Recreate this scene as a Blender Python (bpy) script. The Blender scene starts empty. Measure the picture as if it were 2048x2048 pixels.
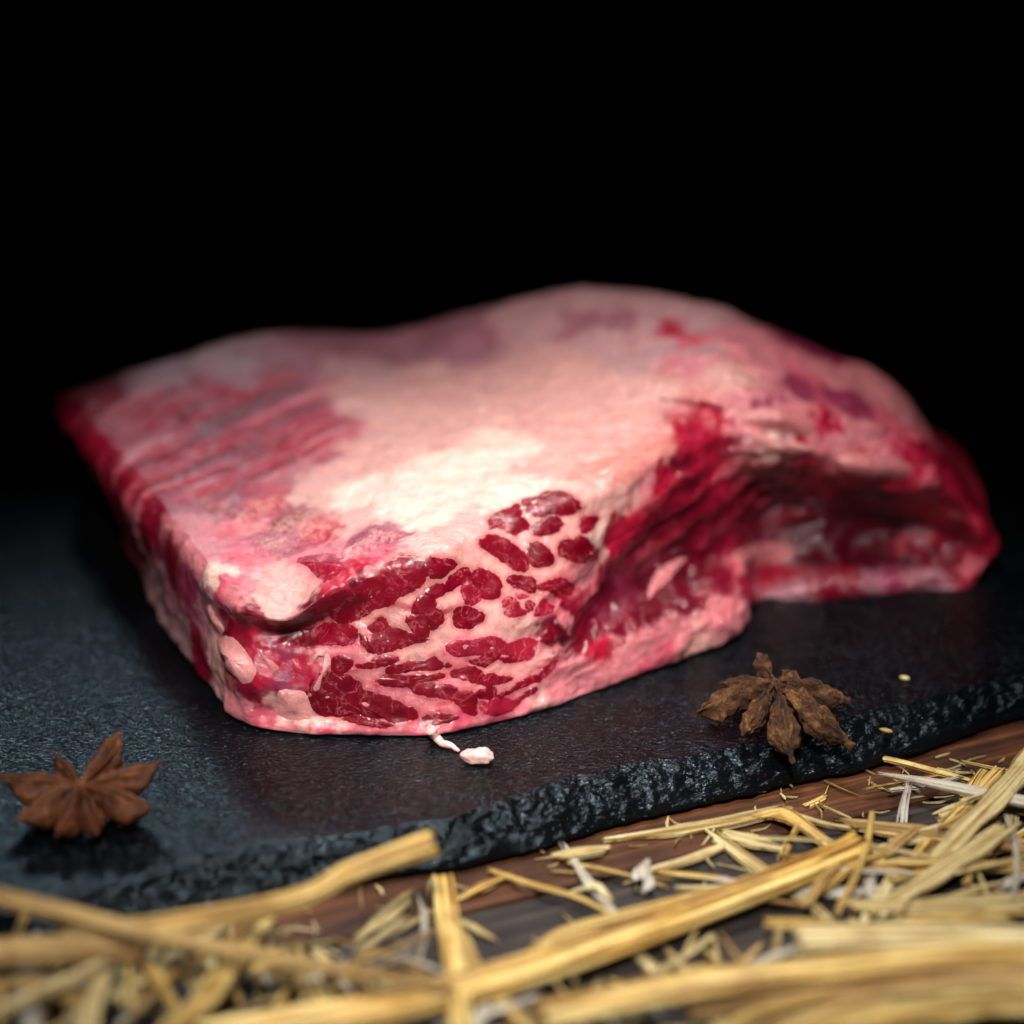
import bpy, math, random
import numpy as np
from mathutils import Vector, Matrix
from mathutils.bvhtree import BVHTree

random.seed(11)
RNG = np.random.default_rng(11)
SC = bpy.context.scene
COL = SC.collection
R = math.radians

# ------------------------------------------------------------------ camera
PITCH, HALF = R(24.0), R(15.0)
CAM = np.array((0.0, -0.387, 0.229))
ST = 0.009                                   # height of the slate's upper face
cd = bpy.data.cameras.new('camera')
cam = bpy.data.objects.new('camera', cd)
COL.objects.link(cam)
cam.location = CAM
cam.rotation_euler = (R(90) - PITCH, 0, 0)
cd.sensor_width = 36
cd.lens = 18 / math.tan(HALF)
cd.clip_start = 0.02
cd.clip_end = 50
cd.dof.use_dof = True
cd.dof.focus_distance = 0.4235
cd.dof.aperture_fstop = 4.3
SC.camera = cam

# ------------------------------------------------------------------ light
w = bpy.data.worlds.new('World')
SC.world = w
w.use_nodes = True
w.node_tree.nodes['Background'].inputs[0].default_value = (0.5, 0.6, 0.8, 1)
w.node_tree.nodes['Background'].inputs[1].default_value = 0.006


def area(name, loc, target, size, watts, col, spread=180, sy=None):
    ld = bpy.data.lights.new(name, 'AREA')
    ld.energy = watts
    ld.color = col
    ld.size = size
    if sy:
        ld.shape = 'RECTANGLE'
        ld.size_y = sy
    ld.spread = R(spread)
    o = bpy.data.objects.new(name, ld)
    COL.objects.link(o)
    o.location = loc
    o.rotation_euler = (Vector(target) - Vector(loc)).to_track_quat('-Z', 'Y').to_euler()
    return o


area('key_softbox', (0.02, 0.02, 0.42), (0.02, -0.02, 0.0), 0.09, 0.15, (1.0, 0.96, 0.92), 52)
area('fill_softbox', (-0.02, -0.46, 0.60), (0.0, -0.03, 0.02), 0.09, 0.235, (1.0, 0.95, 0.93), 28)
area('window_light', (-0.31, 0.60, 0.45), (-0.13, -0.085, 0.0), 0.26, 0.015, (0.62, 0.85, 1.0), 12, 0.08)

SC.view_settings.view_transform = 'Standard'
SC.view_settings.look = 'None'
SC.view_settings.exposure = 0.0
SC.view_settings.gamma = 1.0
SC.cycles.use_denoising = True
SC.cycles.max_bounces = 8

# ------------------------------------------------------------------ geometry helpers
TAN = math.tan(HALF)
FWD = np.array((0, math.cos(PITCH), -math.sin(PITCH)))
UPV = np.array((0, math.sin(PITCH), math.cos(PITCH)))
RGT = np.array((1.0, 0, 0))


def ray(px, py):
    return FWD + (px - 1024) / 1024 * TAN * RGT + (1024 - py) / 1024 * TAN * UPV


def Z(px, py, z):
    d = ray(px, py)
    return CAM + d * ((z - CAM[2]) / d[2])


def Y(px, py, y):
    d = ray(px, py)
    return CAM + d * ((y - CAM[1]) / d[1])


_perm = RNG.permutation(256)
_perm = np.concatenate([_perm, _perm, _perm])
_g = RNG.normal(size=(256, 3))
_g /= np.linalg.norm(_g, axis=1)[:, None]


def noise(p):
    """gradient noise, p (n,3) -> about -1..1"""
    p = np.asarray(p, float)
    i = np.floor(p).astype(int)
    f = p - i
    u = f * f * f * (f * (f * 6 - 15) + 10)
    i &= 255
    out = 0
    for dx in (0, 1):
        for dy in (0, 1):
            for dz in (0, 1):
                h = _perm[_perm[_perm[i[:, 0] + dx] + i[:, 1] + dy] + i[:, 2] + dz]
                g = _g[h]
                dot = g[:, 0] * (f[:, 0] - dx) + g[:, 1] * (f[:, 1] - dy) + g[:, 2] * (f[:, 2] - dz)
                wx = u[:, 0] if dx else 1 - u[:, 0]
                wy = u[:, 1] if dy else 1 - u[:, 1]
                wz = u[:, 2] if dz else 1 - u[:, 2]
                out = out + dot * wx * wy * wz
    return out * 1.5


def fbm(p, oct=3):
    s, a, t = 0, 1.0, 0
    p = np.asarray(p, float)
    for k in range(oct):
        s = s + a * noise(p * 2 ** k + 17.3 * k)
        t += a
        a *= 0.5
    return s / t


def catmull(P, n, closed=False):
    """P (k,3) control points; n samples per segment (int or list)"""
    P = np.asarray(P, float)
    k = len(P)
    segs = k if closed else k - 1
    ns = n if isinstance(n, (list, tuple)) else [n] * segs
    out = []
    for s in range(segs):
        if closed:
            a, b, c, d = P[(s - 1) % k], P[s], P[(s + 1) % k], P[(s + 2) % k]
        else:
            b, c = P[s], P[s + 1]
            a = P[s - 1] if s else 2 * b - c
            d = P[s + 2] if s + 2 < k else 2 * c - b
        t = np.linspace(0, 1, ns[s], endpoint=False).reshape(-1, *([1] * (P.ndim - 1)))
        out.append(0.5 * (2 * b + (c - a) * t + (2 * a - 5 * b + 4 * c - d) * t ** 2 + (3 * b - a - 3 * c + d) * t ** 3))
    if not closed:
        out.append(P[-1:])
    return np.concatenate(out)


def mesh(name, V, F, mat=None, parent=None, smooth=True, uv=None, col=None):
    me = bpy.data.meshes.new(name)
    V = np.asarray(V, float)
    me.from_pydata([tuple(v) for v in V] if len(V) < 3000 else V.tolist(), [], F if isinstance(F, list) else F.tolist())
    if smooth:
        me.polygons.foreach_set('use_smooth', [True] * len(me.polygons))
    if uv is not None:
        l = me.uv_layers.new(name='UVMap')
        idx = np.empty(len(me.loops), int)
        me.loops.foreach_get('vertex_index', idx)
        l.data.foreach_set('uv', np.asarray(uv, np.float32)[idx].ravel())
    if col is not None:
        a = me.color_attributes.new('tint', 'FLOAT_COLOR', 'POINT')
        a.data.foreach_set('color', np.c_[col, np.ones(len(col))].astype(np.float32).ravel())
    me.update()
    if mat:
        me.materials.append(mat)
    o = bpy.data.objects.new(name, me)
    COL.objects.link(o)
    if parent is not None:
        o.parent = parent
        o.matrix_parent_inverse = Matrix.Translation(-parent.location) if parent.type == 'EMPTY' else Matrix()
    return o


def empty(name, loc, label=None, cat=None, group=None):
    o = bpy.data.objects.new(name, None)
    o.empty_display_size = 0.01
    COL.objects.link(o)
    o.location = loc
    tag(o, label, cat, group)
    return o


def tag(o, label=None, cat=None, group=None, kind=None):
    for k, v in (('label', label), ('category', cat), ('group', group), ('kind', kind)):
        if v:
            o[k] = v
    return o


def grid_faces(nu, nv, closed_u=False):
    """vertices laid out [v][u]"""
    u = np.arange(nu if closed_u else nu - 1)
    v = np.arange(nv - 1)
    a = (v[:, None] * nu + u[None]).ravel()
    b = (v[:, None] * nu + (u[None] + 1) % nu).ravel()
    return np.stack([a, b, b + nu, a + nu], 1)


def lin(r, g, b):
    return np.array([((c / 255 + 0.055) / 1.055) ** 2.4 if c > 10 else c / 255 / 12.92 for c in (r, g, b)])


# ------------------------------------------------------------------ materials
class NT:
    def __init__(s, name):
        s.m = bpy.data.materials.new(name)
        s.m.use_nodes = True
        s.t = s.m.node_tree
        s.b = s.t.nodes['Principled BSDF']

    def n(s, typ, **kw):
        nd = s.t.nodes.new(typ)
        for k, v in kw.items():
            if k.startswith('_'):
                setattr(nd, k[1:], v)
            else:
                key = int(k[1:]) if k[0] == 'i' and k[1:].isdigit() else k.replace('__', ' ')
                if isinstance(v, bpy.types.NodeSocket):
                    s.t.links.new(v, nd.inputs[key])
                else:
                    nd.inputs[key].default_value = v
        return nd

    def l(s, a, b):
        s.t.links.new(a, b)

    def set(s, **kw):
        for k, v in kw.items():
            key = k.replace('_', ' ')
            if isinstance(v, bpy.types.NodeSocket):
                s.l(v, s.b.inputs[key])
            else:
                s.b.inputs[key].default_value = v

    def noise(s, vec, scale, detail=4, rough=0.55, dist=0.0):
        return s.n('ShaderNodeTexNoise', Vector=vec, Scale=scale, Detail=detail, Roughness=rough, Distortion=dist)

    def ramp(s, fac, stops):
        nd = s.n('ShaderNodeValToRGB', Fac=fac)
        e = nd.color_ramp.elements
        while len(e) < len(stops):
            e.new(0.5)
        for k, (p, c) in enumerate(stops):
            e[k].position = p
            e[k].color = (*c, 1) if len(c) == 3 else c
        return nd.outputs[0]

    def mix(s, fac, a, b, mode='MIX'):
        nd = s.t.nodes.new('ShaderNodeMix')
        nd.data_type = 'RGBA'
        nd.blend_type = mode
        for i, v in ((0, fac), (6, a), (7, b)):
            if isinstance(v, bpy.types.NodeSocket):
                s.l(v, nd.inputs[i])
            else:
                nd.inputs[i].default_value = v if i == 0 else (*v, 1)
        return nd.outputs[2]

    def math(s, op, a, b=0.5, c=0.0):
        nd = s.t.nodes.new('ShaderNodeMath')
        nd.operation = op
        for i, v in enumerate((a, b, c)):
            if isinstance(v, bpy.types.NodeSocket):
                s.l(v, nd.inputs[i])
            else:
                nd.inputs[i].default_value = v
        return nd.outputs[0]

    def mapping(s, vec, scale=(1, 1, 1), rot=(0, 0, 0)):
        return s.n('ShaderNodeMapping', Vector=vec, Scale=scale, Rotation=rot).outputs[0]

    def bump(s, h, strength, dist, nrm=None):
        nd = s.n('ShaderNodeBump', Height=h, Strength=strength, Distance=dist)
        if nrm is not None:
            s.l(nrm, nd.inputs['Normal'])
        return nd.outputs[0]

    def obj(s):
        return s.n('ShaderNodeTexCoord').outputs['Object']

    def geo(s):
        return s.n('ShaderNodeNewGeometry').outputs['Position']


def flesh(name, base=None, sss=0.35, rough=(0.25, 0.5), vary=0.25, alt=(0.62, 0.5, 0.55), bump=0.35, coat=0.9, seams=None, wet=0.6):
    t = NT(name)
    p = t.geo()
    if base is None:
        c = t.n('ShaderNodeAttribute', _attribute_name='tint').outputs['Color']
    else:
        rnd = t.n('ShaderNodeObjectInfo').outputs['Random']
        c = t.mix(rnd, tuple(base), tuple(np.array(base) * np.array(alt)))
    n1 = t.noise(p, 240, 5, 0.6).outputs[0]
    n2 = t.noise(p, 900, 4, 0.6, 0.6).outputs[0]
    n3 = t.noise(p, 2600, 3, 0.6).outputs[0]
    wr = t.noise(t.mapping(p, (0.7, 1.6, 1.2), (0.3, 0.2, R(35))), 420, 4, 0.55, 1.6).outputs[0]
    c = t.mix(vary, c, t.ramp(n1, [(0.3, (0.5, 0.34, 0.36)), (0.5, (1, 1, 1)), (0.72, (1.25, 1.1, 1.08))]), 'MULTIPLY')
    c = t.mix(vary * 0.8, c, t.ramp(n2, [(0.32, (0.62, 0.42, 0.45)), (0.52, (1, 1, 1))]), 'MULTIPLY')
    if seams is not None:
        sv = t.noise(p, 210, 3, 0.6, 0.8).outputs[0]
        ln_ = t.n('ShaderNodeMapRange', Value=t.math('ABSOLUTE', t.math('SUBTRACT', sv, 0.5)), i1=0.0, i2=0.03, i3=0.5, i4=0.0).outputs[0]
        c = t.mix(t.math('MULTIPLY', ln_, t.n('ShaderNodeMapRange', Value=n1, i1=0.42, i2=0.6, i3=0.0, i4=1.0).outputs[0]), c, tuple(seams))
    r = t.n('ShaderNodeMapRange', Value=n1, i1=0.3, i2=0.7, i3=rough[0], i4=rough[1]).outputs[0]
    h = t.math('MULTIPLY_ADD', n2, 0.6, t.math('MULTIPLY', n3, 0.3))
    b1 = t.bump(h, bump, 0.0007)
    b2 = t.bump(t.math('MULTIPLY_ADD', wr, 1.0, t.math('MULTIPLY', n2, 0.2)), wet, 0.0010)
    t.set(Base_Color=c, Roughness=r, Normal=b1, Subsurface_Weight=sss, Subsurface_Scale=0.0022,
          Specular_IOR_Level=0.22, Coat_Weight=coat, Coat_Roughness=0.045)
    t.b.inputs['Subsurface Radius'].default_value = (1.0, 0.32, 0.26)
    t.l(b2, t.b.inputs['Coat Normal'])
    return t.m


M = {}
M['meat'] = flesh('meat_surface')
M['lean'] = flesh('lean_muscle', lin(128, 5, 31), sss=0.2, rough=(0.3, 0.45), vary=0.6, coat=0.6, bump=0.4, wet=0.3, seams=lin(196, 110, 118))
M['lean_light'] = flesh('pale_muscle', lin(158, 26, 52), sss=0.25, vary=0.5, coat=0.6, bump=0.4, wet=0.35, seams=lin(214, 150, 146))
M['fat'] = flesh('fat', lin(214, 146, 142), sss=0.4, rough=(0.28, 0.55), vary=0.25, alt=(0.92, 0.84, 0.86))
M['scrap'] = flesh('pale_scrap', lin(226, 186, 178), sss=0.5, rough=(0.2, 0.4), vary=0.35, alt=(1, 0.95, 0.95))
M['membrane'] = flesh('membrane', lin(212, 132, 132), sss=0.4, rough=(0.15, 0.4), vary=0.3, alt=(0.85, 0.7, 0.75))


def slate_mat():
    t = NT('slate')
    p = t.geo()
    q = t.mapping(p, (1, 2.0, 2.0), (0, 0, R(22)))
    n1 = t.noise(q, 700, 2.0, 0.6, 0.9).outputs[0]
    n2 = t.noise(q, 150, 3, 0.5, 0.3).outputs[0]
    n3 = t.noise(p, 35, 4, 0.5).outputs[0]
    c = t.ramp(n3, [(0.25, (0.0012, 0.0014, 0.0018)), (0.55, (0.0024, 0.0028, 0.0036)), (0.8, (0.0045, 0.0052, 0.0066))])
    h = t.math('MULTIPLY_ADD', n2, 1.2, n1)
    b = t.bump(h, 1.0, 0.00040)
    r = t.n('ShaderNodeMapRange', Value=n2, i1=0.3, i2=0.7, i3=0.10, i4=0.22).outputs[0]
    t.set(Base_Color=c, Roughness=r, Normal=b, Specular_IOR_Level=0.22, Specular_Tint=(0.66, 0.86, 1.0, 1))
    return t.m


M['slate'] = slate_mat()


def wood(name, c0, c1, c2, ang):
    t = NT(name)
    p = t.mapping(t.geo(), (1, 1, 1), (0, 0, -ang))
    g = t.mapping(p, (14, 420, 80))
    n1 = t.noise(g, 1.0, 6, 0.65, 0.7).outputs[0]
    n2 = t.noise(p, 46, 5, 0.6).outputs[0]
    n3 = t.noise(t.mapping(p, (60, 1500, 200)), 1.0, 3, 0.6).outputs[0]
    c = t.ramp(n1, [(0.28, c0), (0.52, c1), (0.74, c2)])
    c = t.mix(0.75, c, t.ramp(n2, [(0.32, (0.25, 0.25, 0.27)), (0.58, (1, 1, 1))]), 'MULTIPLY')
    h = t.math('MULTIPLY_ADD', n3, 0.4, n1)
    t.set(Base_Color=c, Roughness=0.55, Normal=t.bump(h, 0.5, 0.0008), Specular_IOR_Level=0.35)
    return t.m


PL_A = Z(931, 1820, 0.0)
PL_B = Z(1430, 1699, 0.0)
PL_ANG = math.atan2(PL_B[1] - PL_A[1], PL_B[0] - PL_A[0])
M['wood_warm'] = wood('stained_brown_wood', (0.016, 0.006, 0.003), (0.085, 0.028, 0.010), (0.22, 0.08, 0.026), PL_ANG)
M['wood_grey'] = wood('weathered_grey_wood', (0.008, 0.006, 0.006), (0.032, 0.025, 0.022), (0.075, 0.056, 0.046), PL_ANG)


def straw_mat(name, stops, rough=0.42):
    t = NT(name)
    uv = t.n('ShaderNodeUVMap').outputs[0]
    rnd = t.n('ShaderNodeObjectInfo').outputs['Random']
    off = t.n('ShaderNodeCombineXYZ', X=rnd, Y=t.math('MULTIPLY', rnd, 7.0), Z=t.math('MULTIPLY', rnd, 31.0)).outputs[0]
    q = t.n('ShaderNodeVectorMath', _operation='ADD', i0=t.mapping(uv, (28, 2300, 1)), i1=off).outputs[0]
    n1 = t.noise(q, 1.0, 5, 0.6, 0.3).outputs[0]
    n2 = t.noise(t.geo(), 130, 4, 0.6).outputs[0]
    n3 = t.noise(t.geo(), 900, 3, 0.6).outputs[0]
    c = t.ramp(n1, stops)
    c = t.mix(0.55, c, t.ramp(n2, [(0.3, (0.5, 0.36, 0.24)), (0.5, (1, 1, 1)), (0.75, (1.15, 1.12, 1.1))]), 'MULTIPLY')
    c = t.mix(0.4, c, t.ramp(n3, [(0.25, (0.45, 0.3, 0.18)), (0.42, (1, 1, 1))]), 'MULTIPLY')
    c = t.mix(0.35, c, t.ramp(rnd, [(0, (0.75, 0.66, 0.5)), (0.5, (1, 1, 1)), (1, (1.1, 1.12, 1.2))]), 'MULTIPLY')
    t.set(Base_Color=c, Roughness=rough, Normal=t.bump(n1, 1.0, 0.0013), Specular_IOR_Level=0.5,
          Subsurface_Weight=0.12, Subsurface_Scale=0.001)
    return t.m


M['straw_gold'] = straw_mat('golden_straw', [(0.40, lin(112, 70, 22)), (0.48, lin(206, 164, 80)), (0.56, lin(236, 210, 136))])
M['straw_pale'] = straw_mat('pale_straw', [(0.40, lin(140, 108, 54)), (0.48, lin(206, 184, 120)), (0.57, lin(230, 214, 164))], 0.5)
M['straw_brown'] = straw_mat('brown_straw', [(0.38, lin(104, 70, 30)), (0.47, lin(172, 134, 74)), (0.58, lin(212, 182, 118))], 0.5)
M['straw_white'] = straw_mat('bleached_straw', [(0.3, lin(160, 148, 126)), (0.48, lin(204, 196, 178)), (0.66, lin(222, 216, 202))], 0.45)


def anise_mat(name, c0, c1, c2, scale, bump):
    t = NT(name)
    p = t.geo()
    n1 = t.noise(p, 260 * scale, 6, 0.65, 0.6).outputs[0]
    n2 = t.noise(p, 1100 * scale, 5, 0.7, 1.2).outputs[0]
    c = t.ramp(n1, [(0.3, c0), (0.5, c1), (0.72, c2)])
    c = t.mix(0.6, c, t.ramp(n2, [(0.35, (0.3, 0.22, 0.18)), (0.52, (1, 1, 1))]), 'MULTIPLY')
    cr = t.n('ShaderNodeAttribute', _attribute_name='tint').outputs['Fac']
    c = t.mix(t.math('MULTIPLY', cr, 0.85), c, tuple(lin(26, 13, 7)))  # shade of the wrinkles mixed into the pod colour
    h = t.math('MULTIPLY_ADD', n1, 0.7, n2)
    t.set(Base_Color=c, Roughness=0.5, Normal=t.bump(h, bump, 0.0012), Specular_IOR_Level=0.4)
    return t.m


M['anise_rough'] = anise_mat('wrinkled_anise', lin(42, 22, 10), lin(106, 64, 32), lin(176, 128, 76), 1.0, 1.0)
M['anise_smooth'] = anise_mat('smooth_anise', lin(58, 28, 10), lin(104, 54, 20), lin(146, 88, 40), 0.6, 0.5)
ts = NT('anise_seed')
ts.set(Base_Color=(0.12, 0.05, 0.015, 1), Roughness=0.2)
M['seed'] = ts.m
tb = NT('black_cloth')
tb.set(Base_Color=(0.003, 0.003, 0.0035, 1), Roughness=0.95, Specular_IOR_Level=0.05,
       Normal=tb.bump(tb.noise(tb.geo(), 900, 3).outputs[0], 0.4, 0.001))
M['cloth'] = tb.m

# ------------------------------------------------------------------ setting: backdrop and table
prof = [(0.15, 0.0012), (0.3, 0.0015), (0.5, 0.004), (0.62, 0.02), (0.70, 0.07), (0.74, 0.16), (0.75, 0.6)]
pc = catmull([(0, a, b) for a, b in prof], 10)
xs = np.linspace(-0.9, 0.9, 60)
V = np.array([(x, q[1], q[2]) for q in pc for x in xs])
V[:, 2] += 0.002 * (noise(V * np.array((9, 9, 9))) + 1) * np.clip((V[:, 1] - 0.24) * 6, 0, 1)
bd = mesh('backdrop', V, grid_faces(60, len(pc)), M['cloth'])
tag(bd, 'matte black cloth sweeping up behind the meat', None, None, 'structure')

pd = np.array((math.cos(PL_ANG), math.sin(PL_ANG), 0))
pn = np.array((-math.sin(PL_ANG), math.cos(PL_ANG), 0))


def plank_mesh(y0, y1, ztop, zb=-0.02, L=0.42):
    bv = 0.0007
    sec = [(y0, zb), (y0, ztop - bv), (y0 + bv, ztop), (y1 - bv, ztop), (y1, ztop - bv), (y1, zb)]
    V = []
    for s in (-L, L):
        for a, b in sec:
            V.append(PL_A + pd * (s + 0.05) + pn * a + np.array((0, 0, b)))
    F = [(k, k + 1, k + 7, k + 6) for k in range(5)] + [tuple(range(5, -1, -1)), tuple(range(6, 12))]
    return V, [tuple(f) for f in F]


tt_v, tt_f = plank_mesh(-0.30, 0.36, -0.0025, -0.03, 0.5)
table = mesh('tabletop', tt_v, tt_f, M['wood_grey'], smooth=False)
tag(table, 'dark weathered plank table under the slate and straw', None, None, 'structure')
for (a, b, zt, mt) in ((0.0006, 0.085, 0.0, 'wood_warm'), (0.0862, 0.17, -0.0004, 'wood_grey'), (0.1712, 0.26, 0.0, 'wood_grey'),
                       (-0.070, -0.0006, -0.0003, 'wood_grey'), (-0.140, -0.0712, 0.0, 'wood_warm'), (-0.215, -0.1412, -0.0003, 'wood_grey')):
    pv, pf = plank_mesh(a, b, zt)
    mesh('plank', pv, pf, M[mt], table, smooth=False)

# ------------------------------------------------------------------ slate board
E0 = Z(344, 1855, 0.0)
E1 = Z(2048, 1453, 0.0)
EA = math.atan2(E1[1] - E0[1], E1[0] - E0[0])
e1 = np.array((math.cos(EA), math.sin(EA), 0))
e2 = np.array((-math.sin(EA), math.cos(EA), 0))
EL = np.linalg.norm(E1 - E0)
us = np.concatenate([np.arange(-0.12, EL + 0.03, 0.00045), np.linspace(EL + 0.031, EL + 0.10, 60)])
NU = len(us)


def n1d(x, s, seed):
    return noise(np.c_[x * s, np.full_like(x, seed * 3.7), np.full_like(x, seed)])


edge_off = -0.004 * np.sin(np.clip(us / EL, 0, 1) * math.pi) + 0.0022 * n1d(us, 22, 1) + 0.0012 * n1d(us, 90, 2) + 0.0005 * n1d(us, 300, 3)
bev = 0.0092 + 0.004 * n1d(us, 18, 4) + 0.0022 * n1d(us, 70, 5)
rows = []
rows.append((edge_off + 0.02, np.full(NU, 0.0004)))
rows.append((edge_off + 0.004, np.full(NU, 0.0004)))
rows.append((edge_off + 0.0012, np.full(NU, 0.0012)))
NF = 44
for k in range(NF + 1):
    t = k / NF
    off = edge_off + bev * t ** 1.25
    z = 0.0016 + (ST - 0.0016) * (t ** 0.72)
    P3 = np.c_[us * 160, np.full(NU, t * 4.0), np.full(NU, 8.8)]
    lay = n1d(us, 45, 9) * 0.10 + t
    step = (np.floor(lay * 6) + np.clip((lay * 6 % 1) * 3.2, 0, 1)) / 6 - lay      # split layers of the stone
    env = math.sin(math.pi * t) ** 0.7
    z = z + env * (0.0026 * step + 0.0012 * noise(P3) + 0.0009 * noise(P3 * np.array((2.6, 2, 1)) + 5) + 0.0004 * noise(P3 * np.array((6, 4, 1)) + 8))
    off = off + env * 0.0012 * noise(P3 * np.array((0.8, 1, 1)) + 20)
    rows.append((off, z))
last = rows[-1][0]
backs = np.concatenate([np.arange(0.0006, 0.10, 0.0008), np.linspace(0.1015, 0.27, 70)])
for b in backs:
    off = last * max(0, 1 - b / 0.05) + 0.0105 * min(1, b / 0.05) + b
    q = np.c_[us, off, np.zeros(NU)]
    near = math.exp(-b / 0.012)
    z = ST + 0.00022 * fbm(q * 210, 3) + 0.00012 * noise(q * np.array((500, 900, 1))) + near * 0.0005 * (fbm(q * 130 + 3, 3) - 0.2) - 0.00030
    rows.append((off, z))
rows.append((rows[-1][0] + 0.003, np.full(NU, 0.006)))
rows.append((rows[-1][0] + 0.001, np.full(NU, 0.0004)))
V = np.concatenate([E0 + us[:, None] * e1 + r[0][:, None] * e2 + np.c_[np.zeros((NU, 2)), r[1]] for r in rows])
slate = mesh('slate_board', V, grid_faces(NU, len(rows)), M['slate'])
tag(slate, 'black slate serving board with rough chipped front edge under the meat', 'slate board')

# ------------------------------------------------------------------ the meat
b_ = lambda x, y: Z(x, y, ST - 0.0003)
COLS = [
    # left flank
    [b_(228, 990), Z(185, 945, 0.015), Z(150, 890, 0.024), Z(128, 850, 0.031), Z(112, 825, 0.035), Z(115, 800, 0.038), Z(140, 785, 0.041)],
    [b_(300, 1170), Z(285, 1130, 0.016), Z(268, 1080, 0.024), Z(252, 1030, 0.031), Z(244, 990, 0.036), Z(250, 958, 0.039), Z(272, 940, 0.041)],
    [b_(350, 1270), Z(340, 1240, 0.015), Z(338, 1200, 0.022), Z(340, 1160, 0.029), Z(345, 1120, 0.035), Z(356, 1090, 0.039), Z(378, 1075, 0.041)],
    [b_(424, 1370), Z(418, 1335, 0.0155), Z(425, 1295, 0.022), Z(436, 1255, 0.028), Z(440, 1218, 0.0335), Z(440, 1192, 0.0375), Z(462, 1168, 0.0405)],
    # front
    [b_(490, 1443), Y(478, 1400, -.0115), Y(485, 1340, -.0115), Y(505, 1290, -.0085), Y(520, 1260, -.0075), Y(522, 1235, -.0115), Y(545, 1195, -.006)],
    [b_(590, 1464), Y(588, 1425, -.0125), Y(595, 1370, -.0125), Y(605, 1310, -.0105), Y(605, 1258, -.0060), Y(590, 1235, -.0120), Y(600, 1195, -.006)],
    [b_(720, 1469), Y(720, 1430, -.0150), Y(722, 1370, -.0135), Y(725, 1300, -.0115), Y(722, 1215, -.0082), Y(712, 1155, -.0080), Y(708, 1122, -.003)],
    [b_(860, 1470), Y(862, 1430, -.0150), Y(865, 1360, -.0125), Y(868, 1270, -.0095), Y(868, 1180, -.0065), Y(865, 1112, -.0040), Y(865, 1075, .003)],
    [b_(985, 1446), Y(990, 1405, -.0100), Y(1000, 1330, -.006), Y(1005, 1240, -.002), Y(1005, 1140, .004), Y(1000, 1060, .010), Y(1000, 1010, .018)],
    [b_(1115, 1410), Y(1120, 1370, -.001), Y(1130, 1310, .002), Y(1140, 1210, .008), Y(1145, 1110, .013), Y(1150, 1010, .020), Y(1150, 965, .026)],
    [b_(1270, 1352), Y(1280, 1305, .012), Y(1270, 1235, .017), Y(1252, 1150, .029), Y(1262, 1060, .029), Y(1275, 960, .033), Y(1280, 905, .039)],
    # right side with the hollow between two muscles
    [b_(1400, 1305), Y(1412, 1262, .022), Y(1418, 1200, .030), Y(1425, 1110, .050), Y(1420, 1000, .049), Y(1410, 890, .051), Y(1405, 815, .058)],
    [b_(1466, 1264), Y(1478, 1232, .031), Y(1480, 1190, .040), Y(1480, 1095, .058), Y(1475, 990, .057), Y(1470, 895, .052), Y(1460, 815, .059)],
    [b_(1520, 1198), Y(1524, 1185, .054), Y(1530, 1160, .060), Y(1540, 1090, .069), Y(1530, 985, .068), Y(1530, 905, .054), Y(1510, 815, .060)],
    [b_(1650, 1203), Y(1655, 1168, .053), Y(1662, 1140, .060), Y(1670, 1085, .072), Y(1680, 1010, .074), Y(1690, 930, .060), Y(1670, 830, .066)],
    [b_(1850, 1178), Y(1858, 1155, .0605), Y(1855, 1135, .067), Y(1850, 1095, .076), Y(1860, 1050, .078), Y(1890, 985, .066), Y(1850, 880, .074)],
    [b_(1925, 1165), Y(1950, 1150, .0645), Y(1968, 1138, .066), Y(1980, 1120, .067), Y(1988, 1100, .068), Y(1975, 1065, .072), Y(1930, 960, .085)],
]
for (x, y, z) in ((.126, .112, .030), (.098, .140, .036), (.055, .160, .044), (0, .168, .046), (-.05, .166, .042), (-.10, .155, .036), (-.126, .140, .034)):
    c = np.array((x, y, 0))
    inn = (np.array((0, .07, 0)) - c)
    inn /= np.linalg.norm(inn)
    COLS.append([c + np.array((0, 0, ST - .0003)) + inn * .004, c + (0, 0, ST + .006), c - inn * .002 + (0, 0, ST + .4 * (z - ST)),
                 c - inn * .002 + (0, 0, ST + .6 * (z - ST)), c + (0, 0, ST + .8 * (z - ST)), c + inn * .004 + (0, 0, z - .002), c + inn * .010 + (0, 0, z)])
COLS = np.array(COLS)                                       # (K,7,3)
K = len(COLS)
NVIS = 16
segn = []
for k in range(K):
    d = np.linalg.norm(COLS[k] - COLS[(k + 1) % K], axis=1)
    segn.append(max(6, int(d[[0, 3, 6]].mean() / (0.00036 if k < NVIS else 0.0022))))
ring = catmull(COLS, segn, closed=True)                     # (NUm,7,3)
NUm = len(ring)
side_n = [4] + [26] * 6
rim = ring[:, 6]
cen = np.array((0.0, 0.072))
inner = ring[:, 0].copy()
inner[:, :2] = cen + (inner[:, :2] - cen) * 0.75
prof = np.concatenate([inner[:, None], ring], 1).transpose(1, 0, 2)          # (8,NU,3)
side = catmull(prof, side_n)                                # (nv,NU,3)

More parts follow.
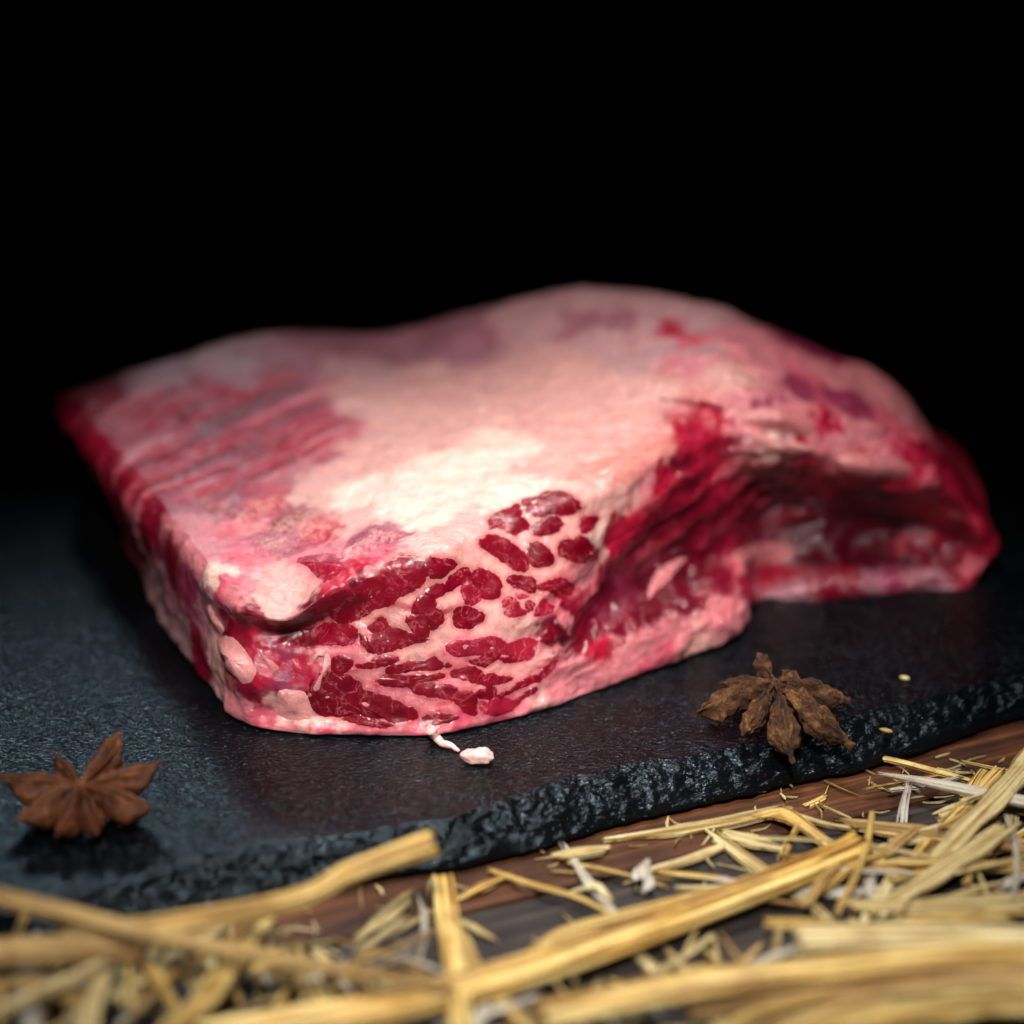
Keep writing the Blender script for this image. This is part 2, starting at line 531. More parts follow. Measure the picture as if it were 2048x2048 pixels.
TOP = [(287, 737, .046), (424, 692, .050), (561, 657, .052), (698, 662, .0505), (780, 672, .0495), (863, 645, .0545), (1028, 603, .063),
       (1173, 572, .067), (1359, 597, .066), (1514, 644, .062), (1638, 697, .057), (1732, 720, .053), (1794, 765, .047),
       (300, 880, .0425), (420, 800, .046), (500, 850, .046), (700, 800, .049), (900, 760, .051), (600, 1000, .0435), (850, 900, .051), (1000, 930, .052),
       (1000, 690, .055), (1200, 800, .058), (1250, 680, .064), (1450, 740, .063), (1600, 790, .058), (1720, 800, .051), (480, 1060, .042), (750, 1010, .047), (820, 700, .0475)]
tp = np.array([Z(*a) for a in TOP] + [c[6] for c in COLS])


def tps(d2):
    return 0.5 * d2 * np.log(d2 + 1e-12)


d2 = ((tp[:, None, :2] - tp[None, :, :2]) ** 2).sum(-1)
n_ = len(tp)
A = np.zeros((n_ + 3, n_ + 3))
A[:n_, :n_] = tps(d2) + np.eye(n_) * 2e-5
A[:n_, n_:] = np.c_[np.ones(n_), tp[:, :2]]
A[n_:, :n_] = A[:n_, n_:].T
wt = np.linalg.solve(A, np.r_[tp[:, 2], 0, 0, 0])


def topz(xy):
    d2 = ((xy[:, None] - tp[None, :, :2]) ** 2).sum(-1)
    return tps(d2) @ wt[:n_] + wt[n_] + xy @ wt[n_ + 1:]


ts_ = np.linspace(0, 1, 190)[1:] ** 1.15
ts_ = np.concatenate([ts_[:-1], [0.998]])
z0 = rim[:, 2] - topz(rim[:, :2])
top = []
for t in ts_:
    xy = rim[:, :2] + (cen - rim[:, :2]) * t
    top.append(np.c_[xy, topz(xy) + z0 * math.exp(-t * 9)])
G = np.concatenate([side, np.array(top)])                   # (NV,NU,3)
NVm = len(G)


def smooth_grid(G, it):
    for _ in range(it):
        H = (np.roll(G, 1, 1) + np.roll(G, -1, 1)) * 0.25 + G * 0.5
        H[1:-1] = 0.25 * (H[:-2] + H[2:]) + 0.5 * H[1:-1]
        G = H
    return G


def grid_normals(G):
    du = np.roll(G, -1, 1) - np.roll(G, 1, 1)
    dv = np.gradient(G, axis=0)
    n = np.cross(du, dv)
    n /= np.linalg.norm(n, axis=2)[..., None] + 1e-12
    return n


G = smooth_grid(G, 6)
N = grid_normals(G)
if N[NVm - 40, :, 2].mean() < 0:
    N = -N
P = G.reshape(-1, 3)
NN = N.reshape(-1, 3)
keep = np.clip((P[:, 2] - ST) / 0.0015, 0.15, 1)              # the base stays flat on the slate
disp = (0.0016 + 0.0022 * np.clip((P[:, 0] - 0.03) / 0.02, 0, 1) * np.clip((0.10 - P[:, 1]) / 0.03, 0, 1)) * fbm(P * 75, 3) + 0.00032 * fbm(P * 230 + 9, 2)
P = P + NN * (disp * keep)[:, None]
low_ = np.clip(1 - (P[:, 2] - ST) / 0.006, 0, 1) * (np.hypot(NN[:, 0], NN[:, 1]) > 0.2)
P[:, :2] += NN[:, :2] * (low_ * (0.0012 * noise(P * np.array((150, 150, 0)) + 2) + 0.0006 * noise(P * np.array((420, 420, 0)) + 6) - 0.0004))[:, None]
P[:, 2] = np.maximum(P[:, 2], ST - 0.0003)

FM = grid_faces(NUm, NVm, True)
bvh = BVHTree.FromPolygons(P.tolist(), FM.tolist())
CV = Vector(CAM)


def hit(px, py):
    """the spot on the meat that a traced outline point marks"""
    d = Vector(ray(px, py)).normalized()
    loc, nrm, i, dist = bvh.ray_cast(CV, d)
    if loc is None:
        loc, nrm, i, dist = bvh.find_nearest(CV + d * 0.47)
    if nrm.dot(d) > 0:
        nrm = -nrm
    return np.array(loc), np.array(nrm)


# tissue colours, each set on the meat where that tissue lies
PAL = dict(F=lin(216, 158, 150), W=lin(236, 196, 182), f=lin(208, 124, 130), P=lin(206, 90, 108), R=lin(170, 20, 52), D=lin(116, 8, 34),
           d=lin(80, 4, 22), V=lin(138, 44, 74), O=lin(216, 138, 128), G=lin(196, 146, 148), g=lin(164, 104, 116))
DAB = '''W 900 950 W 1000 900 W 800 1000 W 700 1000 F 850 870 F 1100 850 F 1200 900 F 1250 850 F 1000 800 F 900 790 F 800 820 F 1150 760 F 1310 780 f 1380 820
W 1050 990 F 950 1060 F 880 1085 F 1100 930 O 1200 945 O 1300 910 O 1250 930 F 720 930 F 640 990 F 760 880 F 690 1040 W 850 1030 F 1050 760 F 700 790 f 620 800 P 560 830
D 125 800 R 160 860 D 200 790 R 240 890 R 300 940 R 210 850 R 400 830 R 560 780 R 470 800 R 480 870 R 600 860 D 560 880 D 520 930 V 400 970 D 640 880 R 330 960 P 440 900 P 330 880 f 280 1000
g 300 760 g 350 720 G 424 700 g 500 705 g 561 680 g 650 690 g 698 670 g 760 690 g 850 695 g 900 710 g 950 680 G 1028 640 G 1173 600 G 1100 650 G 1200 680 F 1100 720 F 850 750 G 700 740 g 600 740 g 500 760
R 1345 655 P 1375 685 G 1330 690 G 1390 640 G 1310 650 f 1420 670 G 1360 620 g 1240 640 g 1150 640 G 1300 620 G 1280 720 G 1400 700 f 1390 730 f 1480 700 V 1570 660 V 1640 710 f 1550 740 f 1650 750 V 1600 775 V 1690 800 P 1620 760 f 1740 760 f 1790 820 f 1500 800 F 1450 750 f 1700 850 P 1820 870
D 430 1015 R 520 1010 D 590 1040 V 550 1085 P 480 1060 R 640 1060 f 400 1040 V 470 1020 V 740 1080 V 770 1070 P 720 1110 R 690 1130 f 400 1110 W 430 1140 P 450 1165 f 470 1190 P 480 1110 F 560 1170 F 600 1200 F 560 1220 f 650 1120 R 690 1150 R 660 1180 R 720 1135
d 700 1190 d 640 1215 D 600 1250 D 540 1255 R 525 1262 D 500 1250 D 450 1230 g 410 1210 V 380 1180 D 340 1130 D 290 1050 D 240 960 R 180 900 V 560 1290 R 600 1340 V 570 1370 D 500 1390 R 520 1330
g 330 1180 G 370 1270 G 320 1220 D 400 1310 F 440 1380 F 430 1310 f 470 1420 F 560 1420 F 620 1440 F 680 1455 f 740 1460 P 660 1462 f 800 1462 P 900 1455 P 620 1466 P 1000 1437 f 1040 1420 P 1180 1390 P 1300 1338 P 700 1450 f 765 1458 P 830 1455 f 870 1450 P 930 1440 f 960 1425 P 520 1440 f 560 1455
F 900 1250 F 1000 1200 F 800 1300 F 1080 1170 F 960 1340 F 1050 1260 F 890 1140 F 760 1200 F 700 1220 F 830 1180 F 680 1240 f 920 1300 f 700 1300 f 780 1390 f 880 1420 f 840 1440 F 700 1440 f 960 1430 f 650 1300
F 1130 1080 F 1160 1040 W 1190 1080 F 1200 1010 F 1250 970 F 1220 990 f 1290 960 f 1170 1130 f 1120 1230 F 1080 1310
R 1320 970 R 1260 1050 D 1360 970 D 1300 1060 R 1230 1090 D 1240 1120 D 1190 1180 d 1140 1230 d 1110 1260 D 1400 1000 D 1450 1040 d 1520 1000 d 1600 1030 d 1680 1040 d 1760 1060 D 1830 1090 D 1900 1100 R 1960 1090 R 1880 1020 D 1750 990 R 1800 970 R 1900 950 R 1840 920 R 1650 960 D 1550 950
f 1690 900 f 1740 890 P 1790 920 R 1720 930 R 1600 900 R 1450 880 R 1430 860 f 1500 870 W 1540 880 G 1580 885 f 1620 870 R 1390 900 R 1420 940 R 1660 850 D 1880 870 P 1810 860 f 1590 830 O 1390 800 R 1420 835
D 1320 1120 d 1370 1105 P 1310 1130 V 1200 1225 V 1260 1190 D 1330 1170 D 1290 1200 D 1400 1130 D 1440 1150 D 1490 1130 R 1550 1140 V 1540 1095 G 1570 1095 D 1500 1080 D 1390 1190 D 1300 1230 D 1230 1250 R 1170 1270 R 1190 1290 D 1350 1200 D 1180 1250 D 1330 1150 d 1380 1160 d 1300 1180 d 1220 1160 D 1420 1080
f 1350 1260 f 1420 1240 f 1450 1220 F 1400 1280 f 1280 1310 f 1200 1350 f 1130 1380 F 1080 1395 f 1100 1330 f 1150 1320 f 1480 1210 f 1250 1290 D 1460 1180 R 1500 1190
g 1580 1185 D 1650 1175 g 1750 1160 g 1840 1152 D 1700 1150 V 1800 1165 D 1850 900 D 1900 930 D 1940 1000 R 1960 1050 P 1870 960 D 1925 1040 d 1700 1110 d 1800 1110 d 1620 1100'''.split()
dabs = [(PAL[DAB[i]], hit(float(DAB[i + 1]), float(DAB[i + 2]))[0]) for i in range(0, len(DAB), 3)]
dabs += [(PAL['G'], np.array(p)) for p in ((0, .165, .04), (.05, .16, .04), (-.05, .16, .04), (.1, .13, .03), (-.1, .15, .03), (0, .08, ST))]
DC = np.array([d[0] for d in dabs])
DP = np.array([d[1] for d in dabs])
wq = P * 1.0
warp = np.stack([fbm(wq * 95 + s, 3) for s in (0, 40, 80)], 1) * 0.0056 + np.stack([fbm(wq * 380 + s, 3) for s in (7, 47, 87)], 1) * 0.0036
Q = P + warp
colr = np.zeros((len(P), 3))
for s in range(0, len(P), 40000):
    q = Q[s:s + 40000]
    dd = ((q[:, None] - DP[None]) ** 2).sum(-1)
    wgt = 1 / (dd + 5e-7) ** 3.3
    colr[s:s + 40000] = (wgt @ DC) / wgt.sum(1)[:, None]


def blob_mask(pts, r):
    m = np.zeros(len(P))
    for (x, y) in pts:
        c = hit(x, y)[0]
        m = np.maximum(m, np.exp(-((Q - c) ** 2).sum(1) / (r * r)))
    return m


def fibre_dir(a, b):
    d = hit(*b)[0] - hit(*a)[0]
    return d / np.linalg.norm(d)


# long red muscle strands between pale sheets, on the upper left
sd = fibre_dir((330, 960), (590, 850))
sn = np.cross(sd, (0, 0, 1.0))
sm = np.clip(blob_mask([(200, 850), (260, 900), (320, 940), (380, 870), (440, 920), (480, 840), (560, 850), (600, 880), (380, 960), (500, 920), (300, 830), (560, 800)], 0.010) * 3.4, 0, 1)
QS = P + 0.22 * warp
al, ac = QS @ sd, QS @ sn
st = 1.6 * noise(np.c_[al * 26, ac * 250, P[:, 2] * 30]) + 0.7 * noise(np.c_[al * 60, ac * 620, P[:, 2] * 60 + 4])
colr = colr * (1 - 0.92 * sm[:, None]) + PAL["R"] * 0.92 * sm[:, None]
hi = np.clip(st * 3.0 - 1.35, 0, 1)[:, None] * sm[:, None]
lo = np.clip(-st * 3.0 - 0.1, 0, 1)[:, None] * sm[:, None]
colr = colr * (1 - hi * 0.85) + PAL['f'] * hi * 0.85
colr = colr * (1 - lo * 0.9) + PAL['D'] * lo * 0.9
hgt = -0.0007 * np.clip(st, -1, 1) * sm * -1
# layered folds of dark muscle on the right side
sd2 = fibre_dir((1250, 1180), (1450, 1030))
sn2 = np.cross(sd2, fibre_dir((1400, 1100), (1400, 1000)))
sn2 = np.cross(sn2, sd2)
sn2 /= np.linalg.norm(sn2)
sm2 = np.clip(blob_mask([(1150, 1240), (1200, 1180), (1300, 1100), (1350, 1150), (1400, 1050), (1450, 1100), (1500, 1000), (1550, 1050), (1620, 1040), (1700, 1060), (1780, 1060),
                         (1850, 1080), (1350, 1000), (1650, 980), (1300, 1200), (1400, 1160), (1750, 980), (1830, 1000), (1900, 1050), (1480, 940)], 0.010) * 1.7, 0, 1)
QT = P + 0.35 * warp
al2, ac2 = QT @ sd2, QT @ sn2
st2 = 1.2 * noise(np.c_[al2 * 30, ac2 * 250, P[:, 0] * 20]) + 0.6 * noise(np.c_[al2 * 70, ac2 * 600, P[:, 0] * 40 + 4])
hi2 = np.clip(st2 * 1.8 - 0.25, 0, 1)[:, None] * sm2[:, None]
vh2 = np.clip(st2 * 2.5 - 1.35, 0, 1)[:, None] * sm2[:, None]
lo2 = np.clip(-st2 * 1.8 - 0.1, 0, 1)[:, None] * sm2[:, None]
colr = colr * (1 - hi2 * 0.7) + PAL['R'] * hi2 * 0.7
colr = colr * (1 - vh2 * 0.6) + PAL['f'] * vh2 * 0.6
colr = colr * (1 - lo2 * 0.7) + PAL['d'] * lo2 * 0.7
hgt = hgt + 0.0011 * np.clip(st2, -1, 1) * sm2
# flecks of lean scattered through the fat of the front face
fm = np.clip(blob_mask([(700, 1250), (800, 1250), (900, 1200), (1000, 1150), (1080, 1080), (1000, 1280), (900, 1350), (800, 1400), (1050, 1350), (700, 1400), (950, 1420), (1120, 1180), (620, 1300)], 0.008) * 1.6, 0, 1)
QF = P + 0.25 * warp
fk = noise(QF * np.array((190, 190, 430)) + 3) + 0.6 * noise(QF * np.array((420, 420, 900)) + 8)
fk = (np.clip(fk * 3.0 - 1.3, 0, 1) * fm)[:, None]
colr = colr * (1 - fk * 0.75) + PAL['R'] * fk * 0.75
# wrinkled skin of the fat cap
tz = np.clip((NN[:, 2] - 0.45) * 3, 0, 1)
cw = 1 - 3 * np.abs(fbm(P * np.array((230, 420, 300)) + 70, 3))
hgt = hgt + tz * 0.00026 * np.clip(cw, -0.5, 1)
colr = colr * (1 - 0.10 * (np.clip(-cw, 0, 1) * tz)[:, None] * np.array((0.6, 1.2, 1.1)))
# faint connective lines elsewhere
mn = np.abs(fbm(P * np.array((150, 150, 150)) + 30, 3))
ln = np.clip(1 - mn * 9, 0, 1)[:, None] * 0.25
colr = colr * (1 - ln) + colr * np.array((0.8, 0.6, 0.62)) * ln
# dried, wrinkled cut patches on top
wm = np.clip(blob_mask([(430, 1015), (480, 1030), (530, 1010), (570, 1050), (550, 1090), (610, 1035), (500, 1060), (620, 1060)], 0.0045) * 1.5
             + blob_mask([(730, 1085), (760, 1070), (700, 1100), (790, 1072)], 0.0035) * 1.3, 0, 1)
wr = 1 - np.abs(fbm(P * 520 + 60, 3)) * 3
wl = np.clip(wr, 0, 1)[:, None] * wm[:, None] * 0.7  # wrinkle crests painted paler to imitate their glints
colr = colr * (1 - wl) + PAL['F'] * wl
hgt = hgt + wm * (0.0010 * np.clip(wr, -0.6, 1) - 0.0008)
# fine tearing of the fat everywhere
hgt = hgt + 0.00006 * noise(P * 900) + 0.00010 * noise(P * 480 + 3)
P = P + NN * (hgt * keep)[:, None]
P[:, 2] = np.maximum(P[:, 2], ST - 0.0003)

meat = empty('raw_meat', (0, 0.06, ST), 'thick raw red slab of marbled meat with pale fat cap on slate', 'meat')
bvh = BVHTree.FromPolygons(P.tolist(), FM.tolist())

CROP = {'A': (500, 1060, 4.6), 'B': (800, 960, 4.391), 'C': (780, 1200, 4.83), 'D': (330, 940, 3.5775), 'E': (1000, 800, 1.8435)}


def px_of(crop, pts):
    x0, y0, s = CROP[crop]
    return np.array([(x0 + a / s, y0 + b / s, 0) for a, b in pts], float)


def patch(name, crop, pts, mat, dome=0.0006, na=64, rings=(1.0, 0.94, 0.84, 0.68, 0.48, 0.25), jag=1.0, sink=0.00012, pw=2.6, grow=1.0):
    """a lens of tissue set into the cut face, following its surface"""
    pp = px_of(crop, pts)
    per = catmull(pp, max(3, na // len(pp)), closed=True)[:, :2]
    n = len(per)
    per = per + jag * np.c_[noise(np.c_[per * 0.12, np.full(n, 3.0)]), noise(np.c_[per * 0.12, np.full(n, 9.0)])] * 2.6
    per = per + jag * np.c_[noise(np.c_[per * 0.35, np.full(n, 13.0)]), noise(np.c_[per * 0.35, np.full(n, 19.0)])] * 1.6
    c = per.mean(0)
    per = c + (per - c) * grow
    V = []
    for r in rings:
        for q in per:
            a = c + (q - c) * r
            loc, nr = hit(*a)
            hgt = -sink + (dome + sink) * (1 - r ** pw)
            hgt += dome * (0.5 if pw > 2 else 0.12) * float(noise(np.array([loc * 420]))[0]) * (1 - r ** 2)
            V.append(loc + nr * hgt)
    loc, nr = hit(*c)
    V.append(loc + nr * dome)
    F = grid_faces(n, len(rings), True).tolist()
    b = (len(rings) - 1) * n
    F += [(b + k, b + (k + 1) % n, b + n) for k in range(n)]
    # drop rays that slipped past an edge on to another depth
    V = np.array(V)
    med = np.median(V, 0)
    far = np.linalg.norm(V - med, axis=1) > 4.5 * np.median(np.linalg.norm(V - med, axis=1)) + 0.004
    V[far] = med + (V[far] - med) * 0.25
    HALO[mat.name].append(V)
    return mesh(name, V, F, mat, meat)


from collections import defaultdict
HALO = defaultdict(list)
BUN = [
    ('A', [(1040, 640), (1030, 580), (1090, 470), (1170, 390), (1270, 330), (1400, 270), (1500, 280), (1570, 330), (1590, 410), (1540, 510), (1440, 570), (1390, 590), (1300, 660), (1200, 690), (1110, 700)]),
    ('A', [(690, 680), (780, 610), (900, 575), (980, 600), (1040, 670), (1100, 720), (1060, 770), (950, 820), (850, 845), (780, 800)]),
    ('A', [(600, 950), (680, 880), (800, 875), (920, 890), (960, 950), (930, 1030), (860, 1050), (780, 1050), (680, 1050), (610, 1010)]),
    ('A', [(310, 880), (450, 810), (580, 750), (590, 800), (570, 860), (590, 960), (560, 1060), (440, 1040), (300, 1020)]),
    ('A', [(1100, 890), (1180, 820), (1240, 830), (1260, 900), (1190, 940), (1120, 930)]),
    ('A', [(1150, 990), (1200, 930), (1270, 900), (1390, 930), (1500, 970), (1600, 1010), (1500, 1040), (1380, 1080), (1280, 1110), (1190, 1120), (1130, 1060)]),
    ('A', [(1020, 960), (1070, 990), (1120, 1060), (1170, 1120), (1090, 1110), (1030, 1050)]),
    ('A', [(1500, 720), (1530, 650), (1600, 610), (1680, 640), (1690, 700), (1600, 760), (1510, 760)]),
    ('A', [(1450, 810), (1520, 790), (1590, 800), (1630, 860), (1630, 960), (1560, 970), (1480, 900)]),
    ('A', [(1600, 740), (1700, 720), (1770, 800), (1760, 850), (1680, 900), (1650, 860), (1620, 800)]),
    ('A', [(1000, 1240), (1090, 1220), (1160, 1170), (1270, 1160), (1340, 1190), (1300, 1230), (1180, 1260), (1050, 1270)]),
    ('A', [(600, 1540), (660, 1400), (760, 1350), (900, 1370), (1020, 1440), (1050, 1490), (1200, 1530), (1330, 1590), (1400, 1650), (1390, 1710), (1280, 1750), (1190, 1710), (1100, 1720), (1000, 1690), (880, 1700), (730, 1690), (640, 1640)]),
    ('A', [(880, 1740), (1000, 1710), (1120, 1740), (1250, 1770), (1280, 1800), (1150, 1815), (1000, 1780)]),
    ('A', [(1400, 1640), (1480, 1630), (1540, 1700), (1500, 1740), (1420, 1740)]),
    ('A', [(1200, 1390), (1300, 1330), (1480, 1340), (1700, 1320), (1740, 1360), (1600, 1400), (1480, 1440), (1300, 1430)]),
    ('A', [(1290, 1270), (1420, 1225), (1600, 1200), (1680, 1180), (1740, 1250), (1680, 1290), (1560, 1290), (1400, 1310), (1320, 1320)]),
    ('A', [(1480, 1430), (1600, 1410), (1680, 1410), (1690, 1530), (1620, 1520), (1520, 1490)]),
    ('A', [(760, 1200), (830, 1170), (930, 1200), (920, 1260), (840, 1320), (760, 1290)]),
    ('B', [(790, 380), (810, 320), (900, 270), (960, 250), (1010, 220), (1060, 240), (1070, 330), (1120, 370), (1110, 430), (1050, 450), (1000, 480), (940, 450), (870, 410), (800, 430)]),
    ('B', [(1090, 185), (1200, 150), (1330, 105), (1450, 110), (1530, 170), (1575, 240), (1530, 290), (1430, 305), (1330, 300), (1230, 320), (1150, 290)]),
    ('B', [(1150, 430), (1200, 380), (1290, 325), (1380, 330), (1420, 380), (1390, 440), (1310, 480), (1210, 480)]),
    ('B', [(710, 570), (780, 500), (860, 500), (960, 540), (1050, 610), (1120, 700), (1100, 780), (1010, 790), (930, 730), (800, 640)]),
    ('B', [(1130, 590), (1190, 550), (1260, 570), (1340, 670), (1320, 745), (1190, 760), (1130, 690)]),
    ('B', [(1400, 600), (1440, 530), (1530, 530), (1580, 495), (1660, 540), (1740, 650), (1690, 700), (1580, 725), (1450, 680), (1400, 640)]),
    ('B', [(1590, 370), (1610, 325), (1740, 330), (1710, 390), (1680, 440), (1620, 470), (1580, 420)]),
    ('B', [(220, 760), (240, 690), (280, 680), (350, 695), (440, 700), (490, 745), (430, 800), (380, 850), (300, 860), (230, 820)]),
    ('B', [(400, 930), (440, 850), (520, 790), (580, 775), (610, 830), (570, 900), (480, 950), (420, 980)]),
    ('B', [(220, 1000), (270, 940), (370, 910), (415, 955), (380, 1010), (290, 1040)]),
    ('B', [(610, 890), (680, 790), (760, 800), (870, 880), (880, 950), (850, 1030), (730, 1040), (690, 960)]),
    ('b', [(540, 950), (640, 920), (690, 960), (710, 1040), (650, 1090), (580, 1080)]),
    ('B', [(940, 880), (1000, 840), (1120, 850), (1190, 890), (1170, 990), (1080, 970), (990, 930)]),
    ('B', [(1210, 930), (1330, 880), (1420, 865), (1500, 910), (1520, 950), (1470, 1020), (1380, 1030), (1320, 980), (1230, 960)]),
    ('b', [(910, 1060), (970, 1030), (1030, 1060), (1070, 1130), (1110, 1160), (1030, 1195), (930, 1185)]),
    ('b', [(1100, 1090), (1130, 1055), (1180, 1085), (1165, 1140), (1115, 1155)]),
    ('b', [(1000, 1005), (1090, 1000), (1130, 1025), (1050, 1040)]),
    ('b', [(1180, 1180), (1220, 1090), (1270, 1045), (1310, 1090), (1350, 1110), (1330, 1160), (1250, 1190)]),
    ('B', [(485, 1150), (570, 1115), (680, 1150), (745, 1200), (690, 1260), (600, 1300), (490, 1270)]),
    ('c', [(610, 450), (720, 395), (830, 400), (950, 365), (1060, 375), (1130, 430), (1220, 380), (1330, 390), (1380, 440), (1360, 510), (1260, 570), (1180, 545), (1040, 510), (880, 520), (680, 530)]),
    ('C', [(790, 590), (880, 550), (1000, 515), (1050, 540), (1000, 590), (900, 640)]),
    ('C', [(1060, 565), (1200, 560), (1270, 590), (1130, 605)]),
    ('C', [(600, 710), (680, 660), (760, 650), (870, 690), (890, 740), (820, 790), (740, 770), (640, 750)]),
    ('C', [(850, 790), (960, 720), (1060, 740), (1160, 760), (1100, 800), (990, 820), (970, 860), (900, 820)]),
    ('C', [(1190, 850), (1270, 780), (1340, 745), (1420, 735), (1400, 790), (1340, 815), (1250, 855)]),
    ('C', [(1420, 735), (1510, 640), (1590, 590), (1580, 660), (1490, 750), (1430, 780)]),
    ('C', [(1040, 920), (1110, 885), (1200, 865), (1160, 905), (1060, 950)]),
    ('c', [(900, 990), (1050, 950), (1150, 965), (1240, 960), (1210, 1020), (1120, 1080), (1010, 1105), (910, 1070)]),
    ('c', [(1270, 920), (1380, 850), (1415, 870), (1340, 930), (1270, 960)]),
    ('C', [(820, 900), (980, 850), (1020, 910), (960, 960), (860, 940)]),
    ('C', [(400, 860), (510, 825), (610, 840), (640, 900), (600, 960), (520, 950), (420, 910)]),
    ('C', [(600, 910), (700, 890), (800, 905), (830, 970), (830, 1080), (760, 1095), (660, 1010)]),
    ('C', [(340, 1130), (500, 1105), (640, 1135), (540, 1180), (400, 1215), (330, 1200)]),
    ('C', [(510, 640), (560, 605), (590, 640), (540, 660)]),
    ('C', [(1440, 390), (1530, 290), (1570, 350), (1560, 430), (1490, 410)]),
]
for i, (c, pts) in enumerate(BUN):
    patch('muscle_bundle', c.upper(), pts, M['lean_light'] if c.islower() else M['lean'], dome=0.00014, sink=0.00005, grow=(1.16 if c.upper() == 'B' else 1.26), pw=6)

patch('fat_or_glint_lump', 'D', [(350, 1200), (400, 1160), (480, 1170), (570, 1260), (640, 1370), (680, 1440), (640, 1530), (580, 1560), (520, 1530), (430, 1440), (420, 1380), (370, 1280)], M['fat'], 0.0024, sink=0.0006, pw=1.5)
patch('fat_or_glint_lump', 'D', [(765, 1600), (800, 1540), (900, 1540), (1010, 1560), (1060, 1620), (1090, 1740), (1080, 1800), (980, 1825), (880, 1810), (770, 1760), (755, 1690)], M['fat'], 0.0014, sink=0.0006, pw=1.5)
patch('muscle_flap', 'D', [(880, 650), (960, 590), (1100, 570), (1240, 570), (1340, 680), (1250, 780), (1160, 840), (1080, 790), (980, 690)], M['lean_light'], 0.0009, sink=0.0005, pw=1.5)
patch('fat_or_glint_lump', 'E', [(1220, 220), (1300, 185), (1450, 200), (1540, 250), (1480, 300), (1330, 290), (1240, 260)], M['membrane'], 0.003, sink=0.0006, pw=1.5)
patch('fat_or_glint_lump', 'E', [(890, 120), (1000, 135), (1130, 160), (1190, 190), (1080, 215), (960, 185)], M['fat'], 0.0022, sink=0.0006, pw=1.5)
patch('fat_or_glint_lump', 'E', [(870, 60), (960, 20), (1080, 30), (1170, 80), (1150, 140), (1020, 120), (920, 100)], M['membrane'], 0.003, sink=0.0006, pw=1.5)
patch('fat_or_glint_lump', 'E', [(820, 590), (900, 530), (1050, 520), (1110, 550), (1060, 600), (880, 620)], M['membrane'], 0.0018, sink=0.0006, pw=1.5)  # pale lump standing in for the wet glisten inside the hollow


def tube_mesh(pts, rad, na=10, cap=True, flat=1.0, per=5, rough=0.0):
    pts = catmull(np.array(pts), per)
    n = len(pts)
    rr = np.interp(np.linspace(0, 1, n), np.linspace(0, 1, len(rad)), rad)
    tg = np.gradient(pts, axis=0)
    tg /= np.linalg.norm(tg, axis=1)[:, None]
    V = []
    up = np.array((0.05, 0.02, 1.0))
    for k in range(n):
        sx = np.cross(tg[k], up)
        sx /= np.linalg.norm(sx) + 1e-9
        sy = np.cross(sx, tg[k])
        for a in range(na):
            th = 2 * math.pi * a / na
            V.append(pts[k] + rr[k] * (sx * math.cos(th) + sy * math.sin(th) * flat))
    V = np.array(V)
    if rough:
        V = V + rough * np.stack([noise(V * 700 + s) for s in (0, 9, 18)], 1)
    F = grid_faces(na, n, True).tolist()
    F += [tuple(range(na - 1, -1, -1)), tuple(range((n - 1) * na, n * na))]
    return V, F


def strand(name, crop, pts, rad, mat, lift=-0.0002):
    q = px_of(crop, pts)
    pp = []
    for a in q:
        l, nr = hit(a[0], a[1])
        pp.append(l + nr * lift)
    v, f = tube_mesh(pp, rad, 10, rough=0.0003)
    return mesh(name, v, f, mat, meat)


patch('tendon', 'A', [(560, 1520), (600, 1420), (650, 1310), (685, 1210), (685, 1110), (740, 1115), (758, 1200), (720, 1310), (660, 1400), (620, 1520)], M['fat'], 0.0007, sink=0.0003, pw=1.8)
patch('tendon', 'A', [(700, 1100), (640, 1095), (590, 1130), (560, 1210), (590, 1215), (640, 1150), (700, 1160)], M['fat'], 0.0005, sink=0.0002, pw=1.8)
patch('fat_strand', 'D', [(280, 960), (320, 960), (380, 1060), (440, 1150), (400, 1190), (350, 1120), (300, 1030)], M['fat'], 0.0008, sink=0.0003, pw=1.8)
patch('fat_strand', 'D', [(640, 1250), (700, 1310), (790, 1380), (840, 1430), (790, 1450), (720, 1400), (660, 1310)], M['membrane'], 0.0006, sink=0.0003, pw=1.8)
patch('fat_strand', 'E', [(560, 640), (640, 580), (720, 555), (650, 640), (570, 720), (520, 760)], M['membrane'], 0.0006, sink=0.0003, pw=1.8)
# the fat round each bundle is stained by it
from mathutils.kdtree import KDTree
for mn_, tint, rad in (('lean_muscle', PAL['R'], 0.0007), ('pale_muscle', PAL['P'], 0.0006)):
    hv = np.concatenate(HALO[mn_])
    kd = KDTree(len(hv))
    for i_, q_ in enumerate(hv):
        kd.insert(q_, i_)
    kd.balance()
    lo3, hi3 = hv.min(0) - 0.002, hv.max(0) + 0.002
    near_ = np.nonzero(((P > lo3) & (P < hi3)).all(1))[0]
    for i_ in near_:
        dd_ = kd.find(P[i_])[2]
        if dd_ < 0.002:
            k_ = 0.5 * math.exp(-(dd_ / rad) ** 2)
            colr[i_] = colr[i_] * (1 - k_) + tint * k_
mesh('meat_body', P, FM, M['meat'], meat, col=np.clip(colr, 0, 1))
# a wet shred hanging from the base on to the slate, and the scrap lying beyond it
v, f = tube_mesh([Z(860, 1458, ST + .004), Z(872, 1474, ST + .0010), Z(884, 1486, ST + .0008), Z(902, 1491, ST + .0006), Z(918, 1502, ST + .0002)], [0.0012, 0.0011, 0.0008, 0.0007, 0.0003], 10, rough=0.0003)
mesh('fat_strand', v, f, M['scrap'], meat)


